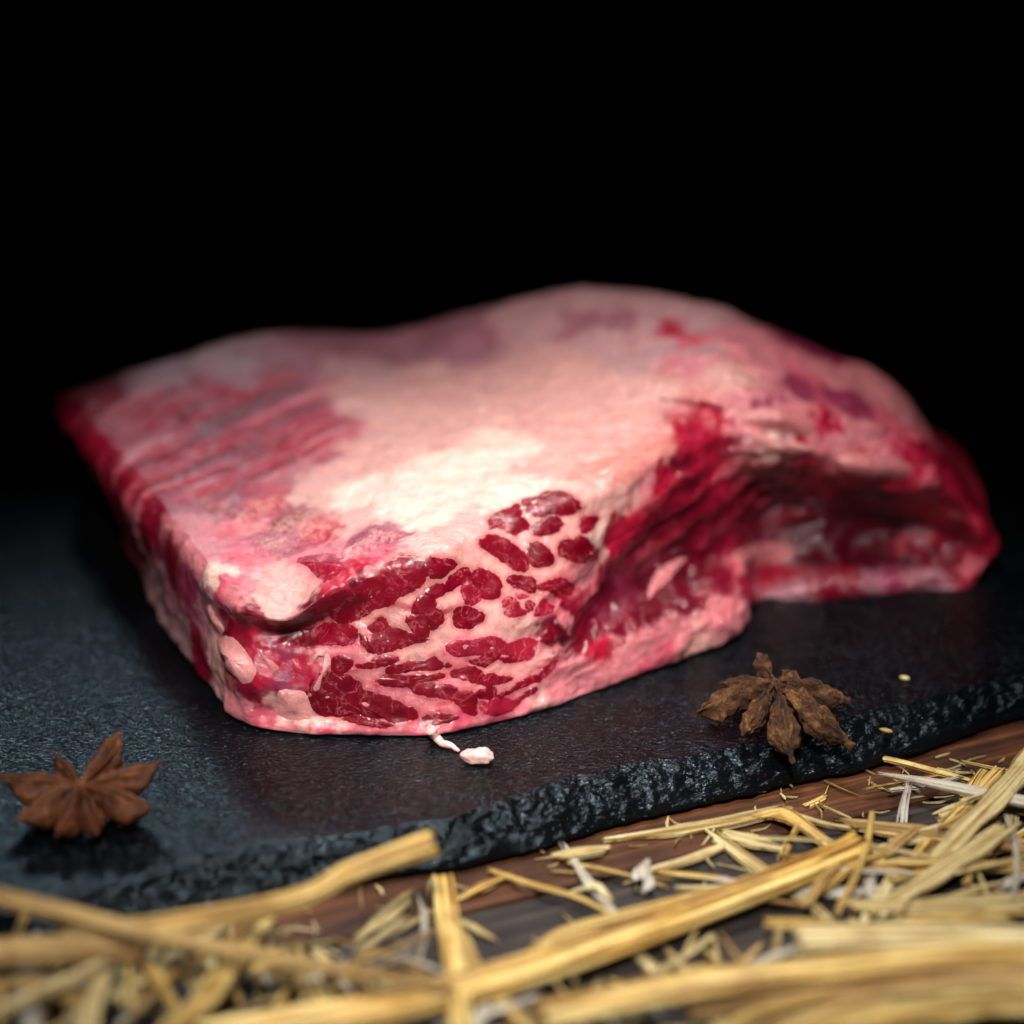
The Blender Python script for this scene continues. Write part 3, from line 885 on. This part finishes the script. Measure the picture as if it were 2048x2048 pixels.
def lump(c, rx, ry, rz, rot, n=20, seed=0, amp=0.18):
    V, F = [], []
    for i in range(n + 1):
        ph = math.pi * i / n
        for j in range(2 * n):
            th = math.pi * j / n
            V.append((math.sin(ph) * math.cos(th), math.sin(ph) * math.sin(th), math.cos(ph)))
    V = np.array(V)
    V = V * (1 + amp * fbm(V * 1.3 + seed, 3))[:, None]
    V = V * np.array((rx, ry, rz))
    ca, sa = math.cos(rot), math.sin(rot)
    V = V @ np.array(((ca, sa, 0), (-sa, ca, 0), (0, 0, 1)))
    return V + c, grid_faces(2 * n, n + 1, True).tolist()


sp = Z(956, 1512, ST + 0.0012)
v, f = lump(sp, 0.0034, 0.0022, 0.0019, -0.25, seed=4, amp=0.5)
v[:, 2] = np.maximum(v[:, 2], ST - 0.0002)
tag(mesh('fat_scrap', v, f, M['scrap']), 'small pale pink scrap of fat on the slate before the meat', 'fat scrap')

# ------------------------------------------------------------------ star anise


def carpel(L, W, H, droop, curl, rough, open_=0.0, ns=56, na=40, seed=0, ridge=0.42, peak=0.85, tipw=0.34, fan=0.30, wrinkle=0.0):
    """one boat-shaped pod lying along +x from the star's middle, seam upward"""
    V, OUT = [], []
    for i in range(ns + 1):
        s = i / ns
        wd = W * (0.16 + 0.84 * math.sin(math.pi * min(1, (0.06 + 0.94 * s) ** peak)) ** 0.9)
        wd = min(wd, 0.00045 + fan * L * (0.05 + 0.95 * s))           # pods stay clear of their neighbours
        body = math.sin(math.pi * (0.10 + 0.86 * s)) ** 0.7
        zt = H * (0.36 + 0.10 * math.sin(math.pi * s)) + curl * max(0, s - 0.62) ** 1.6
        tap = min(1.0, ((1 - s) / tipw + 1e-6)) ** 0.6
        wd *= 0.08 + 0.92 * tap
        zb = zt - H * max(0.05, body * (0.15 + 0.85 * tap))
        for j in range(na):
            a = 2 * math.pi * j / na                       # 0 = seam
            up = 0.5 + 0.5 * math.cos(a)
            y = math.sin(a) * wd * (ridge + (1 - ridge) * math.sin(0.5 * math.pi * (1 - up) ** 0.75 * 1.35) if up < 1 else ridge)
            z = zb + (zt - zb) * up ** 0.85
            ad = min(a, 2 * math.pi - a)
            seam = math.exp(-(ad / 0.20) ** 2)
            lipv = math.exp(-((ad - 0.48) / 0.2) ** 2)
            env = math.sin(math.pi * min(1, s * 1.05)) ** 0.6
            z -= H * env * ((0.20 + 0.55 * open_) * seam)
            z += H * 0.09 * env * lipv
            y += math.copysign(W * open_ * 0.55 * env * lipv, math.sin(a)) if abs(math.sin(a)) > 1e-6 else 0
            V.append((L * (0.05 + 0.95 * s), y, z))
            OUT.append((0, math.sin(a) / max(wd, 1e-4) * 0.001, math.cos(a) / H * 0.002))
    V, OUT = np.array(V), np.array(OUT)
    OUT /= np.linalg.norm(OUT, axis=1)[:, None] + 1e-9
    q = V * np.array((0.75, 1.0, 1.0)) + seed * 0.05
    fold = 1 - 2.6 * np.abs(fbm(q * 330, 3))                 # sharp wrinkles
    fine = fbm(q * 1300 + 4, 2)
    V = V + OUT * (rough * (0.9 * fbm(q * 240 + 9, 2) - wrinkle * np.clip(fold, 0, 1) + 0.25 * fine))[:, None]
    crease_shade = np.clip(np.clip(fold, 0, 1) * wrinkle + np.clip(-fine, 0, 1) * 0.3, 0, 1)  # wrinkle valleys painted darker, standing in for their shade
    x = V[:, 0].copy()
    ang = droop * np.clip(x / L, 0, 1.2)
    V[:, 2] -= np.sin(ang) * x * 0.75
    F = grid_faces(na, ns + 1, True).tolist()
    F += [tuple(range(na - 1, -1, -1)), tuple(range(ns * na, (ns + 1) * na))]
    return V, F, crease_shade


def star(label, centre, specs, mat, tilt, core_r, stem=False, zlift=0.0, ridge=0.42, peak=0.85, tipw=0.34, fan=0.30, wrinkle=0.3):
    c = np.array(centre)
    root = empty('star_anise', c, label, 'star anise', 'star anise pods on the slate')
    T = Matrix.Rotation(tilt[0], 3, 'X') @ Matrix.Rotation(tilt[1], 3, 'Y')
    T = np.array(T)
    allv = []
    droops = {}
    built = []
    for i, (ang, L, W, H, droop, curl, rough, op, seed) in enumerate(specs):
        v, f, cr = carpel(L, W, H, droop, curl, rough, op, seed=i + len(label), ridge=ridge, peak=peak, tipw=tipw, fan=fan, wrinkle=wrinkle)
        a = R(ang)
        v = v @ np.array(((math.cos(a), math.sin(a), 0), (-math.sin(a), math.cos(a), 0), (0, 0, 1)))
        v = v @ T.T
        allv.append(v)
        built.append((v, f, seed, a, L, H, cr))
        droops[a] = droop
    low = min(v[:, 2].min() for v in allv)
    lift = np.array((0, 0, -low + zlift))
    for (v, f, seed, a, L, H, cr) in built:
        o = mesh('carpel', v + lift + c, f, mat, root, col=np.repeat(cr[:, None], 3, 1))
        if seed:
            sv, sf = lump(np.zeros(3), 0.0026, 0.0017, 0.0017, 0, 12, amp=0.0)
            sv = sv * 0.8 + np.array((L * 0.5, 0, H * -0.02 - math.sin(droops[a] * 0.5) * L * 0.5 * 0.75))
            sv = sv @ np.array(((math.cos(a), math.sin(a), 0), (-math.sin(a), math.cos(a), 0), (0, 0, 1))) @ T.T
            s_ = mesh('seed', sv + lift + c, sf, M['seed'])
            s_.parent = o
    cv, cf = lump(np.array((0, 0, 0.0010)), core_r, core_r, 0.0022, 0, 14, seed=3, amp=0.25)
    mesh('core', cv @ T.T + lift + c, cf, mat, root)
    if stem:
        sv, sf = tube_mesh([(0, 0, 0.0015), (-.0004, .0018, .0030), (-.0012, .0042, .0040), (-.0022, .0064, .0036)], [.0022, .0024, .0027, .0022], 12, rough=0.0005)
        mesh('stalk', sv @ T.T + lift + c, sf, mat, root)
    return root


# wrinkled one on the right: drooping pods like a tent.   angle, length, width, height, droop, curl, rough, open, seed
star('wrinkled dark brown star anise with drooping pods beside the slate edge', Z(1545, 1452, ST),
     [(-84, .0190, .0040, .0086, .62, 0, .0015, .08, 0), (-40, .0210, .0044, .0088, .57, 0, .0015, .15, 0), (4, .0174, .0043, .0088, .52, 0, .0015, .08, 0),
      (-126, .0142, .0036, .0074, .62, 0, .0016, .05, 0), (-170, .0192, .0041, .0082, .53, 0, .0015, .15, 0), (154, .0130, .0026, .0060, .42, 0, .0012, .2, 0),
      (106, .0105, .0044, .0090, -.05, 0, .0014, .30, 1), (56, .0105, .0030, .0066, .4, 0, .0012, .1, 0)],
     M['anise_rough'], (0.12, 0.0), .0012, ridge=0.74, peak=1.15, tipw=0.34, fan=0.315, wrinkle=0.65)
# smooth one on the left: broad pods with short points
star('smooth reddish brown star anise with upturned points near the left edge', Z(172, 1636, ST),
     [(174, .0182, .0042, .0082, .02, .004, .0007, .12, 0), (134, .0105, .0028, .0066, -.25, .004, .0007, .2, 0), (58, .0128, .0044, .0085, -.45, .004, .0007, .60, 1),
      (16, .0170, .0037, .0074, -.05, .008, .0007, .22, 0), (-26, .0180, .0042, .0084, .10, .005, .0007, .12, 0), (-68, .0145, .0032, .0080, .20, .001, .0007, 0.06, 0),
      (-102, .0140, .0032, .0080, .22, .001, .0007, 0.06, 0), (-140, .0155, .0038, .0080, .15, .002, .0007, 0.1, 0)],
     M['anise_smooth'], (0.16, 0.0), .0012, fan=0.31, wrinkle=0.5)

# ------------------------------------------------------------------ straw


def stalk_mesh(pts, rad, flat=0.8, ridges=7, ramp_=0.06, node=None, na=28, per=8, hollow=(True, True), seed=0):
    """hollow ribbed stem with open cut ends"""
    pts = catmull(np.array(pts), per)
    n = len(pts)
    s = np.r_[0, np.cumsum(np.linalg.norm(np.diff(pts, axis=0), axis=1))]
    u = s / s[-1]
    rr = np.interp(u, np.linspace(0, 1, len(rad)), rad)
    if node is not None:
        for nd in node:
            rr = rr * (1 + 0.28 * np.exp(-((u - nd) * s[-1] / 0.0022) ** 2))
    tg = np.gradient(pts, axis=0)
    tg /= np.linalg.norm(tg, axis=1)[:, None]
    V, UV = [], []
    up = np.array((0.03, 0.02, 1.0))

    def ringv(k, f, d):
        sx = np.cross(tg[k], up)
        sx /= np.linalg.norm(sx) + 1e-9
        sy = np.cross(sx, tg[k])
        for a in range(na):
            th = 2 * math.pi * a / na
            rp = 1 + ramp_ * math.cos(ridges * th + seed) + 0.5 * ramp_ * math.cos((2 * ridges + 3) * th + 2 * seed)
            r = rr[k] * f * rp
            jag = 0.0
            if k in (0, n - 1):
                jag = 0.0006 * math.sin(3 * th + seed) + 0.0004 * math.sin(7 * th + 2 * seed)
            V.append(pts[k] + r * (sx * math.cos(th) + sy * math.sin(th) * flat) + tg[k] * (d + jag))
            UV.append((s[k], th / 6.283 * 0.006 + seed * 0.01))
    ringv(0, 0.62, 0.005)
    ringv(0, 0.66, 0.0)
    for k in range(n):
        ringv(k, 1, 0)
    ringv(n - 1, 0.66, 0.0)
    ringv(n - 1, 0.62, -0.005)
    m = n + 4
    F = grid_faces(na, m, True).tolist()
    F += [tuple(range(na - 1, -1, -1)), tuple(range((m - 1) * na, m * na))]
    return V, F, UV


def strip_mesh(pts, wid, curl=0.5, th=0.00025, na=9, per=6, ragged=0.003, seed=0, roll=0.0):
    """thin curved sliver of split straw or leaf"""
    pts = catmull(np.array(pts), per)
    n = len(pts)
    s = np.r_[0, np.cumsum(np.linalg.norm(np.diff(pts, axis=0), axis=1))]
    ww = np.interp(s / s[-1], np.linspace(0, 1, len(wid)), wid)
    tg = np.gradient(pts, axis=0)
    tg /= np.linalg.norm(tg, axis=1)[:, None]
    rs = np.random.default_rng(seed + 5)
    j0, j1 = rs.uniform(-1, 1, na) * ragged, rs.uniform(-1, 1, na) * ragged
    T, B, UV = [], [], []
    for k in range(n):
        sx = np.cross(tg[k], (0.02, 0.01, 1.0))
        sx /= np.linalg.norm(sx) + 1e-9
        sy = np.cross(sx, tg[k])
        ca, sa = math.cos(roll), math.sin(roll)
        sx, sy = sx * ca + sy * sa, sy * ca - sx * sa
        for a in range(na):
            x = 2 * a / (na - 1) - 1
            e = 0.12 * math.sin(9 * s[k] / 0.02 + 4 * x + seed) * (abs(x) > 0.9)
            p = pts[k] + sx * x * ww[k] * (1 + e) - sy * curl * ww[k] * x * x
            if k == 0:
                p = p + tg[k] * j0[a]
            if k == n - 1:
                p = p + tg[k] * j1[a]
            T.append(p + sy * th)
            B.append(p - sy * th)
            UV.append((s[k], x * ww[k] + seed * 0.013))
    V = np.array(T + B)
    F = grid_faces(na, n).tolist()
    m = n * na
    F += [tuple(q + m for q in f[::-1]) for f in F]
    for k in range(n - 1):
        for a in (0, na - 1):
            i, j = k * na + a, (k + 1) * na + a
            F.append((i, j, j + m, i + m) if a else (j, i, i + m, j + m))
    for k in (0, n - 1):
        for a in range(na - 1):
            i, j = k * na + a, k * na + a + 1
            F.append((j, i, i + m, j + m) if k == 0 else (i, j, j + m, i + m))
    return V, F, UV + UV


def hero(kind, label, pts, rad, mat, name='straw_stalk', **kw):
    pw = [Z(a * 1.06, b * 1.06, c) for a, b, c in pts]
    sd_ = kw.pop('seed', random.randint(0, 60))
    if kind == 'stalk':
        v, f, uv = stalk_mesh(pw, rad, seed=sd_, **kw)
    else:
        v, f, uv = strip_mesh(pw, rad, seed=sd_, **kw)
    o = mesh(name, v, f, M[mat], uv=uv)
    tag(o, label, 'straw')
    return o


hero('stalk', 'thick pale straw with flared cut end reaching over the slate at lower left', [(120, 1775, .013), (330, 1745, .016), (560, 1697, .020), (650, 1650, .0215), (730, 1620, .022), (812, 1592, .022)],
     [.0027, .0026, .0024, .0021, .0021, .0022, .0027], 'straw_gold', flat=0.9, ridges=5, ramp_=0.03)
hero('stalk', 'long thin brown straw running from the left edge across the foreground', [(-60, 1680, .022), (120, 1722, .021), (300, 1768, .019), (480, 1800, .017), (660, 1832, .014), (850, 1862, .011)],
     [.0018, .0018, .0016, .0014, .0012, .0010], 'straw_brown', flat=0.95, ridges=4, ramp_=0.03)
hero('stalk', 'golden straw pointing at camera with square cut end at slate edge', [(836, 1660, .0035), (846, 1740, .0045), (858, 1820, .006), (872, 1960, .008)],
     [.0024, .0024, .0023, .0024], 'straw_gold', flat=0.62, ridges=6, ramp_=0.05)
hero('stalk', 'thick ribbed golden straw with a broken node lying diagonally in the middle', [(1622, 1598, .0050), (1480, 1655, .0052), (1300, 1722, .0055), (1120, 1788, .006), (930, 1848, .0065), (700, 1905, .007), (380, 1960, .008)],
     [.0031, .0030, .0032, .0034, .0034, .0034, .0034], 'straw_gold', flat=0.72, ridges=8, ramp_=0.17, node=[0.0], na=56)
hero('strip', 'pale torn sheath curling from the node of the thick ribbed straw', [(1600, 1600, .0062), (1630, 1585, .007), (1650, 1605, .005), (1640, 1640, .003)], [.001, .0022, .0024, .0008], 'straw_pale', 'straw_sheath', curl=0.9)
hero('stalk', 'thin golden stem arching beside the thick ribbed straw', [(1005, 1790, .001), (1060, 1758, .0025), (1140, 1735, .004), (1250, 1708, .005), (1400, 1672, .0055)], [.0008, .0010, .0011, .0012, .0010], 'straw_gold', ridges=3)
hero('strip', 'brown and white split straw crossing under the square cut straw', [(870, 1760, .004), (900, 1820, .0045), (950, 1880, .005), (1020, 1960, .006)], [.0012, .0015, .0015, .0016], 'straw_brown', 'straw_sliver', curl=0.5)
hero('strip', 'broad dull green gold straw blade slanting at right', [(1648, 1722, .004), (1730, 1668, .006), (1820, 1610, .008), (1905, 1552, .009)], [.0017, .0021, .0023, .0022], 'straw_pale', 'straw_ribbon', curl=0.35)
hero('strip', 'wide flat straw blade coming in from the right edge behind', [(1970, 1395, .012), (1900, 1480, .009), (1820, 1560, .006), (1755, 1630, .003)], [.0028, .0027, .0024, .0020], 'straw_pale', 'straw_ribbon', curl=0.3)
hero('stalk', 'narrow golden stem beside the wide blade at right', [(1885, 1455, .006), (1820, 1520, .004), (1760, 1580, .0022), (1725, 1620, .0015)], [.0014, .0014, .0013, .0012], 'straw_gold', ridges=4)
hero('stalk', 'white pointed straw near the slate at right', [(1662, 1460, .0055), (1720, 1470, .0055), (1820, 1490, .006), (1990, 1525, .007)], [.0004, .0014, .0016, .0016], 'straw_white', ridges=3, ramp_=0.02, flat=0.8)
hero('strip', 'tan straw flake with torn left end at right', [(1605, 1552, .002), (1700, 1562, .003), (1800, 1574, .0035), (1960, 1592, .004)], [.0020, .0030, .0022, .0018], 'straw_brown', 'straw_flake', curl=0.25, ragged=0.006)
hero('strip', 'long pale straw lying along the lower edge of the slate', [(1160, 1580, .001), (1280, 1562, .0015), (1400, 1540, .002), (1470, 1525, .0028)], [.0006, .0016, .0020, .0020], 'straw_pale', 'straw_sliver', curl=0.4)
hero('strip', 'bright kinked straw bending down from the slate edge', [(1425, 1535, .0025), (1480, 1528, .004), (1530, 1562, .0035), (1580, 1600, .002), (1600, 1612, .0015)], [.0012, .0024, .0018, .0016, .0015], 'straw_gold', 'straw_sliver', curl=0.5)
hero('strip', 'thin straw thread trailing right from the kinked straw', [(1510, 1538, .003), (1560, 1553, .0025), (1620, 1562, .0012), (1700, 1566, .001)], [.0008, .0006, .0005, .0004], 'straw_pale', 'straw_sliver')
hero('strip', 'pale straw strip slanting under the thick ribbed straw', [(1345, 1572, .0012), (1400, 1610, .0014), (1460, 1655, .0014), (1530, 1705, .001), (1590, 1760, .001)], [.0017, .0017, .0017, .0016, .0015], 'straw_pale', 'straw_strip', curl=0.3)
hero('strip', 'wedge shaped pale flake on the wood behind the thick ribbed straw', [(1362, 1568, .0022), (1420, 1585, .0020), (1485, 1602, .001)], [.0010, .0024, .0007], 'straw_pale', 'straw_flake', curl=0.15, ragged=0.001)
hero('strip', 'short golden chip standing beside the wedge shaped flake', [(1478, 1610, .001), (1488, 1585, .003), (1496, 1570, .005)], [.0009, .0011, .001], 'straw_gold', 'straw_flake')
hero('stalk', 'thin curved golden stem crossing the bare wood', [(925, 1642, .0010), (1000, 1668, .0022), (1080, 1690, .0022), (1130, 1712, .0015), (1165, 1732, .0008)], [.0006, .0007, .0007, .0006, .0004], 'straw_gold', ridges=3)
hero('strip', 'white straw sliver lying across the bare wood', [(1068, 1600, .002), (1095, 1640, .002), (1125, 1680, .0016), (1168, 1730, .0009)], [.0006, .0009, .0011, .0007], 'straw_white', 'straw_sliver', curl=0.3)
hero('strip', 'pale bract clinging to the white sliver', [(1100, 1675, .003), (1125, 1668, .0035), (1150, 1690, .002)], [.0004, .0014, .0005], 'straw_pale', 'straw_flake', curl=0.6)
hero('stalk', 'fine golden stem lying flat across the white sliver', [(1075, 1628, .0014), (1130, 1638, .0026), (1190, 1652, .0018), (1255, 1672, .0008)], [.0005, .0006, .0005, .0004], 'straw_gold', ridges=3)
hero('stalk', 'hair thin brown stem on the wood below the slate', [(1040, 1643, .0008), (1150, 1650, .0010), (1270, 1658, .0008)], [.0003, .0004, .0003], 'straw_brown', ridges=3, na=10)
hero('strip', 'pale oval husk tucked below the slate edge', [(1040, 1612, .001), (1075, 1605, .003), (1115, 1600, .003), (1150, 1596, .001)], [.0004, .0017, .0017, .0004], 'straw_pale', 'straw_husk', curl=0.6, ragged=0.0)
hero('strip', 'pale straw strip angled up right of the curled husk', [(1225, 1642, .0016), (1290, 1622, .002), (1368, 1594, .0012)], [.0009, .0012, .0010], 'straw_pale', 'straw_strip', curl=0.3)
hero('strip', 'small curled white husk on the bare wood', [(1222, 1622, .004), (1212, 1640, .0048), (1218, 1660, .0036), (1210, 1682, .001)], [.0007, .0018, .0019, .0004], 'straw_white', 'straw_husk', curl=0.9, ragged=0.001)
hero('stalk', 'thin straight straw pointing right from the curled husk', [(1228, 1643, .001), (1290, 1650, .0012), (1368, 1658, .0012)], [.0006, .0007, .0007], 'straw_gold', ridges=3)
hero('stalk', 'short straight straw just behind the thick ribbed straw', [(1280, 1676, .001), (1330, 1676, .001), (1400, 1672, .001)], [.0006, .0007, .0007], 'straw_pale', ridges=3)
hero('strip', 'white straw strip emerging from behind the thick ribbed straw', [(1360, 1660, .002), (1460, 1672, .0022), (1540, 1676, .0022), (1620, 1680, .002)], [.0012, .0018, .0018, .0015], 'straw_white', 'straw_strip', curl=0.35)
hero('stalk', 'wiry brown stem curving below the thick ribbed straw', [(1230, 1722, .001), (1300, 1705, .0022), (1370, 1692, .0032), (1450, 1698, .0030), (1530, 1712, .001)], [.0005, .0006, .0007, .0007, .0005], 'straw_brown', ridges=3)
hero('stalk', 'broad pale blurred straw lying level at lower right', [(1508, 1775, .012), (1640, 1772, .012), (1800, 1772, .012), (2000, 1778, .012)], [.0032, .0034, .0034, .0034], 'straw_pale', ridges=4, flat=0.7)
hero('stalk', 'blurred golden straw slanting along the bottom right', [(1020, 1918, .012), (1240, 1872, .012), (1500, 1838, .012), (1760, 1812, .012), (2000, 1800, .012)], [.0030, .0032, .0030, .0030, .003], 'straw_gold', ridges=5, flat=0.75)
hero('stalk', 'blurred brown straw beneath the golden one at bottom right', [(1300, 1900, .007), (1550, 1872, .008), (1800, 1850, .009), (2000, 1846, .010)], [.0024, .0026, .0028, .003], 'straw_brown', ridges=4, flat=0.8)
hero('strip', 'wide straw blade along the very bottom right', [(1480, 1948, .010), (1680, 1905, .011), (1850, 1885, .011), (2000, 1880, .011)], [.0026, .0032, .0034, .003], 'straw_gold', 'straw_ribbon', curl=0.4)
hero('strip', 'level straw strip above the broad pale straw at right', [(1600, 1702, .004), (1700, 1706, .005), (1820, 1700, .006), (1990, 1692, .006)], [.0016, .0024, .0026, .0024], 'straw_pale', 'straw_strip', curl=0.3)
hero('strip', 'long straw strip running right from the broken node', [(1640, 1622, .003), (1720, 1622, .0035), (1840, 1628, .004), (1990, 1632, .004)], [.0018, .0018, .0018, .0016], 'straw_gold', 'straw_strip', curl=0.35)
hero('strip', 'pale flake on end before the slate at right', [(1712, 1490, .006), (1706, 1520, .003), (1702, 1548, .0006)], [.0008, .0010, .0011], 'straw_white', 'straw_flake')
hero('strip', 'golden chip lying alone on brown wood by the slate', [(1522, 1518, .0008), (1540, 1510, .001), (1556, 1502, .0008)], [.0008, .0009, .0008], 'straw_gold', 'straw_flake', ragged=0.001)
hero('strip', 'jagged pale strip under the slate left of the square cut straw', [(770, 1688, .001), (740, 1712, .002), (712, 1738, .002), (690, 1755, .001)], [.0014, .0018, .0020, .0008], 'straw_pale', 'straw_flake', curl=0.3, ragged=0.004)
hero('stalk', 'fine pale stem under the square cut straw', [(690, 1790, .001), (760, 1750, .0016), (812, 1722, .0012)], [.0005, .0006, .0004], 'straw_pale', ridges=3)
hero('strip', 'small pale strip right of the square cut straw', [(872, 1738, .001), (895, 1748, .0014), (916, 1762, .001)], [.0006, .0008, .0005], 'straw_pale', 'straw_flake')
hero('strip', 'short golden sliver poking out below the slate', [(868, 1690, .001), (905, 1672, .002), (955, 1652, .0012)], [.0006, .0011, .0008], 'straw_gold', 'straw_sliver')
hero('stalk', 'blurred golden straw rising at the lower left corner', [(-40, 1800, .015), (120, 1790, .014), (260, 1790, .012)], [.003, .003, .0028], 'straw_brown', ridges=4)
hero('strip', 'blurred straw blade slanting at bottom left', [(300, 1960, .010), (380, 1880, .011), (455, 1790, .010), (505, 1730, .006)], [.0022, .0024, .0022, .0012], 'straw_gold', 'straw_ribbon', curl=0.4)
hero('strip', 'blurred upright straw strip at bottom left', [(160, 1960, .011), (175, 1880, .012), (200, 1800, .011)], [.0020, .0022, .0018], 'straw_pale', 'straw_strip', curl=0.4)
hero('stalk', 'blurred pale straw slanting up at the bottom left corner', [(-40, 1925, .012), (60, 1880, .013), (200, 1815, .013)], [.0014, .0014, .0012], 'straw_pale', ridges=3)
hero('strip', 'blurred bent pale sliver before the thick ribbed straw', [(1196, 1790, .001), (1240, 1830, .0018), (1290, 1872, .0018), (1340, 1900, .001)], [.0012, .0015, .0015, .0012], 'straw_pale', 'straw_sliver')
hero('stalk', 'blurred thin stem crossing the bent pale sliver', [(1230, 1838, .003), (1290, 1805, .0034), (1345, 1765, .002)], [.0006, .0007, .0006], 'straw_pale', ridges=3)
hero('stalk', 'second blurred thin stem crossing below the thick ribbed straw', [(1258, 1790, .0014), (1290, 1830, .003), (1320, 1865, .0015)], [.0006, .0007, .0005], 'straw_pale', ridges=3)
hero('strip', 'blurred stem with small bract standing near the bottom middle', [(1128, 1850, .001), (1130, 1885, .003), (1140, 1930, .002)], [.0006, .0016, .0006], 'straw_pale', 'straw_flake')

# the shorter pieces of the pile, one object each
ZONES = [
    # box (full view px), count, height, big pieces, where, group
    ((0, 1790, 420, 1925), 40, (.001, .010), True, 'in the pile at lower left', 'loose straw at lower left'),
    ((430, 1740, 800, 1925), 46, (.0005, .006), False, 'in litter left of the square cut straw', 'straw litter left of centre'),
    ((1560, 1590, 1932, 1760), 38, (.001, .006), True, 'in the tangle at right', 'straw tangle at right'),
    ((1420, 1800, 1932, 1925), 30, (.001, .009), True, 'in the pile at lower right', 'loose straw at lower right'),
    ((1700, 1440, 1932, 1570), 16, (.001, .006), True, 'beside the slate at far right', 'straw beside the slate at right'),
    ((880, 1880, 1400, 1940), 16, (.001, .005), False, 'near the bottom middle', 'straw at the bottom middle'),
    ((1040, 1770, 1480, 1880), 20, (.0006, .003), False, 'before the thick ribbed straw', 'straw splinters before the ribbed straw'),
]
USED = set()
TONE = {'straw_gold': 'golden', 'straw_pale': 'pale', 'straw_brown': 'brown', 'straw_white': 'whitish'}
mats = ['straw_gold', 'straw_pale', 'straw_pale', 'straw_brown', 'straw_white', 'straw_gold']
for (bx, n, zr, big, lab, grp) in ZONES:
    for k in range(n):
        px, py = random.uniform(bx[0], bx[2]), random.uniform(bx[1], bx[3])
        z = random.uniform(*zr)
        c = Z(px * 1.06, py * 1.06, z)
        if big:
            L, wd = random.uniform(.010, .034), random.choice((random.uniform(.0003, .0008), random.uniform(.0007, .0019)))
        else:
            L, wd = random.uniform(.006, .022), random.choice((random.uniform(.0002, .0006), random.uniform(.0004, .0012)))
        a = random.gauss(0.45, 0.75) if 'right' in lab else random.uniform(0, math.pi)
        d = np.array((math.cos(a), math.sin(a), random.uniform(-.12, .12)))
        nn = np.array((-math.sin(a), math.cos(a), 0))
        bow = random.uniform(-.06, .06) * L
        pts = [c - d * L / 2, c - d * L * .17 + nn * bow + (0, 0, L * .02), c + d * L * .17 + nn * bow + (0, 0, L * .02), c + d * L / 2]
        pts = [np.array((p[0], p[1], max(p[2], 0.0008))) for p in pts]
        am = math.degrees(a) % 180
        way = ('lying level' if am < 20 or am > 160 else 'leaning right' if am < 70 else 'pointing away' if am < 110 else 'leaning left')
        size = ('hair thin' if wd < .0005 else 'narrow' if wd < .0010 else 'broad') + (' short' if L < .014 else ' long' if L > .024 else '')
        shp = 'stem' if random.random() < 0.35 else 'sliver'
        done = False
        for shp in (shp, 'stem' if shp == 'sliver' else 'sliver'):
            for mk in random.sample(mats, 6):
                full = f'{size} {TONE[mk]} straw {shp} {way} {lab}'
                if full not in USED:
                    done = True
                    break
            if done:
                break
        USED.add(full)
        mt = M[mk]
        if shp == 'stem':
            v, f, uv = stalk_mesh(pts, [wd * .8, wd, wd, wd * .8], seed=k, na=14, per=5, ridges=4)
        else:
            v, f, uv = strip_mesh(pts, [wd * random.uniform(.3, 1), wd, wd, wd * random.uniform(.3, 1)], curl=random.uniform(.1, .6), seed=k, na=7, per=5, roll=random.uniform(-.5, .5), ragged=.0015)
        o = mesh('straw_piece', v, f, mt, uv=uv)
        tag(o, full, 'straw', grp)

# chaff: dust and crumbs of straw nobody could count
CV_, CF_, CU_ = [], [], []
nb = 0
for k in range(190):
    px = random.uniform(-20, 1952)
    lo_ = 1770 - 0.20 * px + (60 if px < 800 else 0)
    py = lo_ + abs(random.gauss(0, 1)) * 110 - 10
    if py > 1940:
        continue
    if 880 < px < 1330 and random.random() < 0.55:
        continue
    c = Z(px * 1.06, py * 1.06, random.uniform(.0004, .0012))
    if np.dot(c - E0, e2) > 0.004:
        continue
    L, wd, a = random.uniform(.0014, .009), random.uniform(.00012, .0004), random.uniform(0, math.pi)
    d = np.array((math.cos(a), math.sin(a), random.uniform(-.15, .15)))
    nn = np.array((-math.sin(a), math.cos(a), 0)) * L * random.uniform(-.15, .15)
    v, f, uv = strip_mesh([c - d * L / 2, c + nn, c + d * L / 2], [wd * .4, wd, wd * .4], na=3, per=2, th=.0001, ragged=.0003, seed=k)
    CV_ += list(v)
    CF_ += [tuple(q + nb for q in ff) for ff in f]
    CU_ += list(uv)
    nb += len(v)
ch = mesh('straw_chaff', CV_, CF_, M['straw_pale'], uv=CU_)
tag(ch, 'fine straw chaff scattered over the wooden table', 'chaff', None, 'stuff')

# a few crumbs on the slate
for (x, y, L, lab) in ((1672, 1378, .0016, 'tiny straw crumb on the slate right of the wrinkled star anise'),
                       (1707, 1279, .0012, 'tiny pale crumb on the slate behind the wrinkled star anise')):
    c = Z(x * 1.06, y * 1.06, ST + .0004)
    v, f = lump(c, L, L * .45, .0005, -.4, 8, amp=.3)
    tag(mesh('crumb', v, f, M['straw_pale']), lab, 'crumb')
